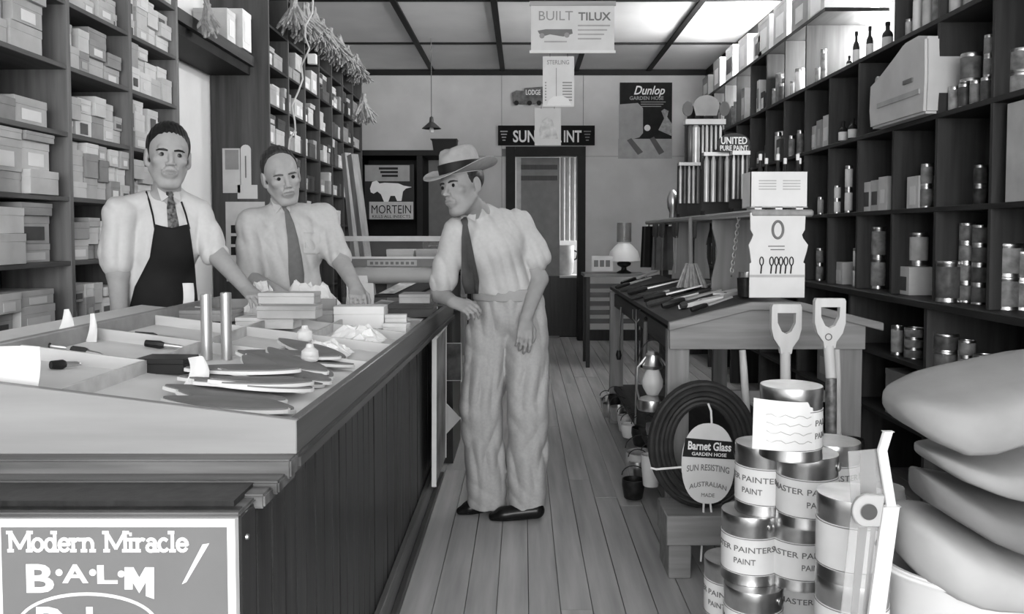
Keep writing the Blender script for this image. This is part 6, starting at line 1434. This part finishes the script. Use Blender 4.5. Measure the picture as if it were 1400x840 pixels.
slab_pad('pale felt pad with stitched rim low in the stack', [(1228, 700, 745), (1234, 688, 775), (1245, 684, 792), (1275, 694, 803), (1320, 712, 808), (1360, 735, 808), (1400, 748, 806), (1470, 752, 804)], YP + .2, .32, F3)
# rim seam of the pale pad
# bucket below
bc = P(1360, 806, YP + .04); rb = 118 * sc(YP + .04); bc.x += .03
bk = thing('enamel_bucket', 'white enamel bucket holding up the felt pads at the right edge', 'bucket', (bc.x, YP + .24, 0))
zt_ = bc.z - .012
MB().lathe([(rb * .72, .001), (rb * .74, .01), (rb * .98, zt_ - .02), (rb * 1.02, zt_ - .012), (rb * 1.02, zt_), (rb * .97, zt_), (rb * .95, zt_ - .02), (rb * .7, .02), (0, .02)], 48, (bc.x, YP + .24, 0)).build('pail', mat('white_enamel', .7, .3, var=.04), bk, True)
MB().tube([(bc.x + rb * 1.03 * math.cos(q), YP + .24 + rb * 1.03 * math.sin(q), zt_ - .01) for q in np.linspace(0, 6.2832, 49)[:-1]], .006, 8, closed=True).build('rolled_rim', MATS['white_enamel'], bk, True)
for sg in (-1, 1): MB().lathe([(0, 0), (.02, 0), (.02, .006), (0, .006)], 12, M=Matrix.Translation((bc.x + sg * rb * .98, YP + .24, zt_ - .04)) @ Matrix.Rotation(R(90), 4, 'Y')).build('handle_ear', STEEL, bk, True)
# glass jar and shears between the cans and the pads
q = P(1236, 690, 1.98); o = MB().lathe([(.0, 0), (.05, 0), (.055, .01), (.055, .14), (.05, .155), (.05, .17), (.046, .17)], 20, (q.x + .08, 2.27, .52)).build('preserving_jar', glass('jar_glass', .8, .05, .4), None, True); tag(o, 'clear preserving jar behind the glazed panel', 'jar')
bx_ = thing('packing_case', 'low wooden packing case behind the glazed panel', 'case', (q.x + .05, 2.15, 0)); bx('case_body', q.x + .01, q.x + .3, 2.2, 2.5, .001, .5, wood('case_wood', .18, 'x', .7), bx_, bevel=.004); bx('case_lid', q.x, q.x + .31, 2.19, 2.51, .5, .519, BW, bx_, bevel=.003)
o = MB().lathe([(.0, 0), (.02, 0), (.022, .01), (.022, .09), (.012, .10), (.0, .10)], 14, M=Matrix.Translation((P(1070, 826, 2.02).x, 1.98, CHT + .0006 + .02)) @ Matrix.Rotation(R(70), 4, 'Y')).build('small_tube', WH, None, True); bpy.data.objects.remove(o)

# ------------------------------------------------------------------ hanging posters and wall signs
def poster(name, label, cat, x0, y0, x1, y1, Y, m, th=.003, **k): return flatcard(name, label, cat, x0, y0, x1, y1, Y, m, th, **k)
def ptext(o, s, x, y, h, w, Y, m=INK, bold=.01, shear=0., warp=None): q = P(x, y, Y); text(s, h * sc(Y), m, o, frame((q.x, Y - .0006, q.z), (1, 0, 0), (0, 0, 1)), bold, width=w * sc(Y), shear=shear, warp=warp)
def pbox(o, nm, x0, y0, x1, y1, Y, m, th=.0012): return flatcard(nm, '', '', x0, y0, x1, y1, Y, m, th, parent=o)
YT = 5.2
t1 = poster('hanging_poster', 'large white TILUX poster hanging crosswise under the ceiling', 'poster', 726, 5, 840, 73, YT, mat('poster_white', .58, .7, var=.05))
ptext(t1, 'TILUX', 813, 22, 11, 44, YT - .003, INKG, .03); ptext(t1, 'BUILT', 760, 21, 13, 46, YT - .003, mat('poster_faint_grey', .26, .7), .0)
for k in range(4): pbox(t1, 'printed_line', 790, 34 + k * 6, 834 - 4 * k, 36 + k * 6, YT - .003, mat('poster_faint', .36, .7))
q = lambda x, y: P(x, y, YT - .004)
MB().prism([(q(x, y).x, q(x, y).z) for x, y in ((735, 42), (746, 40), (782, 40), (783, 46), (770, 50), (752, 47), (745, 49), (737, 46))], 'y', YT - .0045, YT - .003).build('printed_vehicle', INKG, t1)
for x, y in ((741, 49), (775, 48)): MB().lathe([(0, 0), (.016, 0), (.016, .001), (0, .001)], 16, M=Matrix.Translation(q(x, y)) @ Matrix.Rotation(R(90), 4, 'X')).build('printed_wheel', MATS['poster_faint_grey'], t1)
pbox(t1, 'printed_line', 744, 56, 775, 58, YT - .003, MATS['poster_faint'])
bx('batten', P(724, 0, YT).x, P(842, 0, YT).x, YT - .008, YT + .006, P(0, 8, YT).z, P(0, 2, YT).z, wood('poster_batten', .3, 'x'), t1); bx('batten', P(724, 0, YT).x, P(842, 0, YT).x, YT - .008, YT + .006, P(0, 73, YT).z, P(0, 69, YT).z, WH, t1)
for x in (745, 822): MB().tube([P(x, 3, YT), Vector((P(x, 3, YT).x, YT, CEI - .02))], .002, 5).build('hanging_cord', DARKM, t1)
t2 = poster('hanging_notice', 'white printed notice with a table of lines hanging below the TILUX poster', 'poster', 742, 77, 785, 146, YT + .01, MATS['poster_white'])
ptext(t2, 'STERLING', 763, 85, 6, 30, YT + .007, MATS['poster_faint_grey'], .02)
for c_, (xa, xb) in enumerate(((745, 747), (769, 782))):
    for k in range(7): pbox(t2, 'printed_line', xa, 112 + k * 4, xb, 114 + k * 4, YT + .007, MATS['poster_faint_grey'])
pbox(t2, 'printed_rule', 760, 93, 761, 140, YT + .007, MATS['poster_faint_grey'])
pp_ = P(764, 146, YT + .007); MB().prism([(P(x, y, YT + .006).x, P(x, y, YT + .006).z) for x, y in ((748, 144), (750, 137), (757, 132), (768, 131), (777, 135), (781, 144))], 'y', YT + .0055, YT + .007).build('printed_dome', WH, t2)
for x in (752, 776): MB().tube([P(x, 78, YT + .008), P(x, 73, YT + .004)], .0018, 5).build('hanging_cord', DARKM, t2)
t3 = poster('hanging_card', 'small picture card hanging lowest in front of the SUN PAINT sign', 'poster', 731, 148, 767, 199, YT + .015, mat('card_picture', .45, .7, var=.06))
MB().prism([(P(x, y, YT + .012).x, P(x, y, YT + .012).z) for x, y in ((738, 190), (737, 178), (741, 165), (748, 160), (755, 164), (760, 178), (763, 190))], 'y', YT + .0105, YT + .012).build('printed_figure', mat('card_figure', .40, .7, var=.3, scale=25), t3)
for x in (740, 758): MB().tube([P(x, 149, YT + .013), P(x, 145, YT + .012)], .0018, 5).build('hanging_cord', DARKM, t3)
YW = D - .014
sp = thing('shop_sign', 'black SUN PAINT board lettered in white above the back door', 'sign', P(746, 199, YW)); a, b_ = P(681, 199, YW), P(813, 172, YW)
bx('board', a.x, b_.x, YW - .03, YW, a.z, b_.z, mat('sign_black', .010, .7, spec=.1), sp)
for s, x, w in (('SUN', 717, 31), ('PA', 757, 22), ('INT', 783, 24)): ptext(sp, s, x, 186, 16, w, YW - .03, PAINTW, .03)
for x in (689, 803):
    for k in range(4): pbox(sp, 'small_print', x - 5 + k, 179 + k * 4, x + 5 - k, 180.5 + k * 4, YW - .03, INKG if x > 750 else mat('dim_print', .4, .6))
dp = poster('wall_poster', 'dark Dunlop garden hose poster with seated figure on the back wall', 'poster', 847, 113, 919, 190, YW, mat('dunlop_dark', .02, .7, var=.2, spec=.1), .006)
lowp = pbox(dp, 'pale_lower_panel', 845, 190, 919, 217, YW - .002, mat('poster_midgrey', .34, .6), .004)
ptext(dp, 'Dunlop', 888, 123, 12, 42, YW - .006, PAINTW, .02, .35); ptext(dp, 'GARDEN HOSE', 884, 134, 5, 46, YW - .006, mat('poster_grey_text', .3, .6), .03)
for k in range(3): pbox(dp, 'printed_line', 876, 139 + 3 * k, 910 - 3 * k, 140 + 3 * k, YW - .006, MATS['poster_grey_text'])
qd = lambda x, y: (P(x, y, YW).x, P(x, y, YW).z)
MB().prism([qd(*p) for p in ((846, 143), (872, 141), (879, 148), (879, 182), (874, 188), (866, 190), (846, 190))], 'y', YW - .0072, YW - .006).build('printed_tree', mat('poster_tree', .33, .6, var=.08), dp)
MB().prism([qd(*p) for p in ((900, 178), (908, 162), (904, 152), (908, 149), (914, 152), (912, 160), (919, 170), (918, 186))], 'y', YW - .0072, YW - .006).build('printed_figure', mat('poster_figure', .3, .6, var=.3, scale=20), dp)
MB().lathe([(0, 0), (.04, 0), (.04, .001), (0, .001)], 16, M=Matrix.Translation(P(885, 175, YW - .006)) @ Matrix.Rotation(R(90), 4, 'X')).build('printed_flower', PAINTW, dp)
for x0, y0, x1, y1 in ((857, 192, 876, 212), (888, 190, 905, 212)):
    MB().prism([qd(x0, y0), qd(x0 + 6, y0 - 3), qd(x1 + 3, y1 - 4), qd(x1 - 4, y1)], 'y', YW - .0085, YW - .006).build('printed_hose', mat('poster_hose', .1, .5), dp)
# toy-like model truck sign on the back wall
tr = thing('cut_out_sign', 'cut-out lorry-shaped sign fixed high on the back wall', 'sign', P(722, 143, YW))
MB().prism([qd(*p) for p in ((701, 141), (700, 128), (706, 124), (716, 125), (717, 121), (742, 119), (743, 142), (735, 141), (730, 143), (712, 143))], 'y', YW - .03, YW).build('lorry_shape', mat('lorry_grey', .12, .5, var=.5, scale=14), tr)
ptext(tr, 'LODGE', 729, 126, 7, 20, YW - .03, PAINTW, .02)
for x in (706, 724, 737): MB().lathe([(0, 0), (.03, 0), (.03, .02), (0, .02)], 16, M=Matrix.Translation(P(x, 141, YW - .03)) @ Matrix.Rotation(R(90), 4, 'X')).build('wheel', INK, tr)
# pendant lamp
pl_p = P(590, 176, 9.1); pl = thing('pendant_lamp', 'small dark pendant lamp hanging on a long cord at the rear', 'lamp', pl_p)
MB().lathe([(.008, .13), (.02, .12), (.025, .07), (.06, .04), (.105, .0), (.1, .0), (.055, .032), (.018, .062), (0, .062)], 24, pl_p).build('lamp_shade', mat('shade_dark', .06, .4), pl, True)
MB().tube([pl_p + Vector((0, 0, .125)), Vector((pl_p.x, pl_p.y, CEI))], .005, 6).build('lamp_cord', mat('cord_grey', .12, .6), pl)
MB().lathe([(.0, -.05), (.02, -.04), (.026, -.02), (.018, .02), (.014, .05)], 14, pl_p).build('bulb', glass('bulb_glass', .7, .1, .6), pl, True)

# ------------------------------------------------------------------ rear left: dark cupboard, poster, planks
YC = 9.7
cb_ = thing('rear_cupboard', 'black open cupboard frame against the rear left wall', 'cupboard', (P(560, 300, YC).x, YC, 0))
x0, x1 = P(487, 300, YC).x, P(690, 300, YC).x; zt_ = P(560, 213, YC).z
BK = mat('cupboard_black', .012, .6, var=.2); BKG = mat('cupboard_back_grey', .28, .7, var=.1)
bx('back_board', x0, P(578, 300, YC).x, YC + .6, YC + .62, 0, zt_, BK, cb_); bx('back_board', P(578, 300, YC).x, P(640, 300, YC).x, YC + .6, YC + .62, .0, zt_, BKG, cb_)
for x in (487, 574, 640): q = P(x, 300, YC).x; bx('post', q - .03, q + .035, YC - .02, YC + .6, 0, zt_, BK, cb_)
bx('top_board', x0 - .03, P(645, 300, YC).x, YC - .04, YC + .62, zt_, zt_ + .06, BK, cb_); bx('shelf', x0, P(640, 300, YC).x, YC, YC + .6, .9, .94, BK, cb_)
tb = P(609, 213, YC + .2); o = MB().prism([(tb.x - .13, tb.z + .06), (tb.x + .13, tb.z + .06), (tb.x + .14, tb.z + .20), (tb.x - .15, tb.z + .2)], 'y', YC + .1, YC + .3).build('black_tin', INK, None, bevel=.006); tag(o, 'black flared tin standing on the rear cupboard top', 'tin'); o.location.z = zt_ + .061
MB().box(-.16, .15, YC + .09 - o.location.y, YC + .31 - o.location.y, .135, .145).build('tin_rim', DARKM, None).parent = o
YM = 9.6
mp_ = poster('wall_poster', 'MORTEIN poster with a white bull hung in the dark rear cupboard', 'poster', 499, 225, 566, 300, YM, mat('mortein_black', .02, .5), .004)
pbox(mp_, 'pale_panel', 499, 226, 560, 248, YM - .004, mat('mortein_grey', .30, .6)); pbox(mp_, 'pale_panel', 505, 276, 565, 300, YM - .004, mat('mortein_pale', .5, .6))
ptext(mp_, 'MORTEIN', 535, 286, 12, 54, YM - .0055, INK, .0); ptext(mp_, 'KILLS ALL INSECTS', 535, 296, 4, 52, YM - .0055, INK, .0)
for k in range(3): pbox(mp_, 'printed_line', 518 + 2 * k, 229 + 5 * k, 544, 232 + 5 * k, YM - .0055, INK)
qm = lambda x, y: (P(x, y, YM).x, P(x, y, YM).z)
MB().prism([qm(*p) for p in ((506, 258), (509, 249), (515, 247), (519, 251), (526, 250), (545, 251), (552, 254), (563, 256), (555, 258), (551, 262), (549, 275), (543, 275), (540, 268), (534, 268), (531, 276), (525, 276), (521, 266), (516, 262), (511, 265), (507, 263))], 'y', YM - .0062, YM - .004).build('printed_bull', PAINTW, mp_)
for i, (x0_, y0_, x1_, y1_, r_, mm) in enumerate(((473, 210, 487, 352, .045, .30), (482, 212, 500, 352, .05, .24))):
    a, b_ = P(x0_, y0_, 7.6 - .2 * i), P(x1_, y1_, 7.5 - .2 * i); d = (b_ - a).normalized(); b_ = a + d * ((a.z - .002) / -d.z)
    o = MB().tube([a, b_], r_, 4).build('timber_length', wood(f'timber_{i}', mm, 'z', .6), None); tag(o, f'{["left", "right"][i]} of two pale timber lengths leaning before the far left shelving', 'timber')
q = P(601, 320, 9.2)
for k in range(5):
    z = .941 + k * .075; o = MB().tube([(q.x + .17 * math.cos(t_), 9.95 + .12 * math.sin(t_), z + .036) for t_ in np.linspace(0, 6.2832, 25)[:-1]], .036, 8, closed=True).build('rope_coil', mat('tarred_rope', .03, .8, var=.4, scale=30), None, True); tag(o, f'dark rope coil, {ORD[k + 1]} from bottom of the pile in the rear cupboard', 'rope', 'rope coils in the rear cupboard')
q = P(594, 340, 5.3); o = MB().lathe([(.0, 0), (.02, 0), (.022, .02), (.022, .14), (.012, .17), (.01, .2), (0, .2)], 14, (q.x, 5.45, .956)).build('glass_cylinder', glass('cylinder_glass', .7, .05, .4), None, True); tag(o, 'tall clear glass cylinder standing on the rear counter beside the customer', 'glass')
# post with bracket near the door
q = P(634, 300, YC - .15); o = bx('roof_post', q.x - .035, q.x + .035, YC - .18, YC - .1, 0, P(634, 218, YC).z, wood('pale_post', .28, 'z')); tag(o, 'pale square wooden post with brackets left of back door', 'post')
for sg in (-1, 1): MB().tube([(q.x - o.location.x + sg * .03, 0, P(634, 236, YC).z), (q.x - o.location.x + sg * .15, 0, P(634, 220, YC).z)], .025, 4).build('bracket', DARKM, None).parent = o
# packets on a sill in the doorway and sink bench in the back room
bt = thing('back_room_bench', 'dark bench with pale top edge just inside the back doorway', 'bench', (P(775, 376, D + .4).x, D + .4, 0)); a, b_ = P(742, 377, D + .35), P(800, 373, D + .35)
bx('bench_body', a.x, b_.x + .3, D + .4, D + .8, 0, a.z - .03, DKW, bt); bx('bench_top', a.x - .02, b_.x + .3, D + .35, D + .82, a.z - .03, a.z, mat('bench_top_pale', .45, .5), bt)
q = P(768, 372, D + .55); o = MB().lathe([(.0, 0), (.13, 0), (.16, .04), (.17, .2), (.17, .4), (.15, .4), (.15, .05), (0, .04)], 24, (q.x, D + .58, a.z + .0006)).build('enamel_pot', mat('pot_pale', .4, .4, var=.2), None, True); tag(o, 'tall pale pot on the bench in the back room', 'pot')
for i in (-1, 1): MB().tube([(.17 * i, 0, .33), (.22 * i, 0, .3), (.2 * i, 0, .22), (.165 * i, 0, .2)], .012, 6).build('pot_handle', DARKM, None, True).parent = o
ct_ = MB(); 
xs_ = np.linspace(P(768, 300, D + .5).x, P(792, 300, D + .5).x + .2, 25)
MB().grid([[(x, D + .95 + .03 * math.sin(i * 1.6), z) for i, x in enumerate(xs_)] for z in (P(780, 330, D).z, P(780, 206, D).z)], (0, .004, 0)).build('curtain', mat('white_curtain', .6, .8, var=.05), None, True)
tag(bpy.data.objects['curtain'], 'pleated white curtain catching light inside the back doorway', 'curtain')
# table with oil lamp and leaflets at the rear right
YQ = 8.6
tbq = thing('side_table', 'small dark slatted table beside the back door carrying an oil lamp', 'table', (P(840, 420, YQ).x, YQ, 0)); a, b_ = P(799, 375, YQ), P(885, 372, YQ)
bx('table_top', a.x, b_.x, YQ, YQ + .5, a.z - .03, a.z, wood('side_table_top', .2, 'x', .5), tbq)
for x in (a.x + .02, b_.x - .06): 
    for y in (YQ + .02, YQ + .44): bx('leg', x, x + .04, y, y + .04, 0, a.z - .03, DKW, tbq)
for k in range(5): bx('slat', a.x + .06, b_.x - .06, YQ + .02, YQ + .03, a.z - .15 - k * .09, a.z - .10 - k * .09, wood('table_slat', .09, 'x'), tbq)
lp_ = P(853, 372, YQ + .2); lt = thing('oil_lamp', 'oil lamp with white glass shade and tall chimney on the side table', 'lamp', (lp_.x, YQ + .2, a.z)); bz = a.z + .0006
MB().lathe([(.0, 0), (.075, 0), (.08, .01), (.03, .035), (.025, .06), (.07, .085), (.075, .11), (.03, .13), (.0, .13)], 24, (lp_.x, YQ + .2, bz)).build('lamp_font', DARKM, lt, True)
zsh = P(853, 357, YQ + .2).z; sp_ = sc(YQ + .2)
MB().lathe([(22 * sp_, 0), (22 * sp_, .02), (19 * sp_, .10), (12 * sp_, .16), (8 * sp_, .185), (9 * sp_, .215), (8.6 * sp_, .215), (7 * sp_, .18), (11 * sp_, .15), (18 * sp_, .09), (21 * sp_, .0)], 28, (lp_.x, YQ + .2, zsh)).build('lamp_shade', mat('opal_glass', .8, .3, var=.03), lt, True)
MB().lathe([(10 * sp_, .20), (10 * sp_, .40), (9.5 * sp_, .40), (9.5 * sp_, .20)], 20, (lp_.x, YQ + .2, zsh)).build('glass_chimney', glass('chimney_glass', .25, .05, .5), lt, True)
MB().lathe([(.03, .12), (.04, zsh - bz + .05), (.02, zsh - bz + .1), (0, zsh - bz + .1)], 16, (lp_.x, YQ + .2, bz)).build('burner', DARKM, lt, True)
o = poster('leaflet', 'pale leaflet with three dark pictures propped on the side table', 'leaflet', 809, 350, 838, 371, YQ + .1, CARD)
for k in range(3): pbox(o, 'picture', 812 + k * 8, 356, 818 + k * 8, 365, YQ + .097, INKG)
# dark gumboots / coats hanging at the end of the bench
for i, (x, yt, yb, w) in enumerate(((888, 300, 366, 20), (907, 298, 370, 26))):
    Yx = 6.62 - .25 * i; a, b_ = P(x - w / 2, yb, Yx), P(x + w / 2, yt, Yx); b_.z = zs - .045
    rows_ = [[(a.x + (b_.x - a.x) * (.5 + (u - .5) * (1 + .15 * v)), Yx + .02 * math.sin(u * 9 + i) + .03 * v, b_.z - (b_.z - a.z) * v) for u in np.linspace(0, 1, 9)] for v in np.linspace(0, 1, 6)]
    o = MB().grid(rows_, (0, .02, 0)).build('oilskin_coat', (INK, mat('grey_oilskin', .12, .5, var=.3))[i], None, True); tag(o, f'{["black", "grey"][i]} oilskin hanging behind the bench', 'coat')
    MB().tube([(0, .01, b_.z - a.z), (0, .01, b_.z - a.z + .0148)], .006, 6).build('hanging_loop', DARKM, None).parent = o
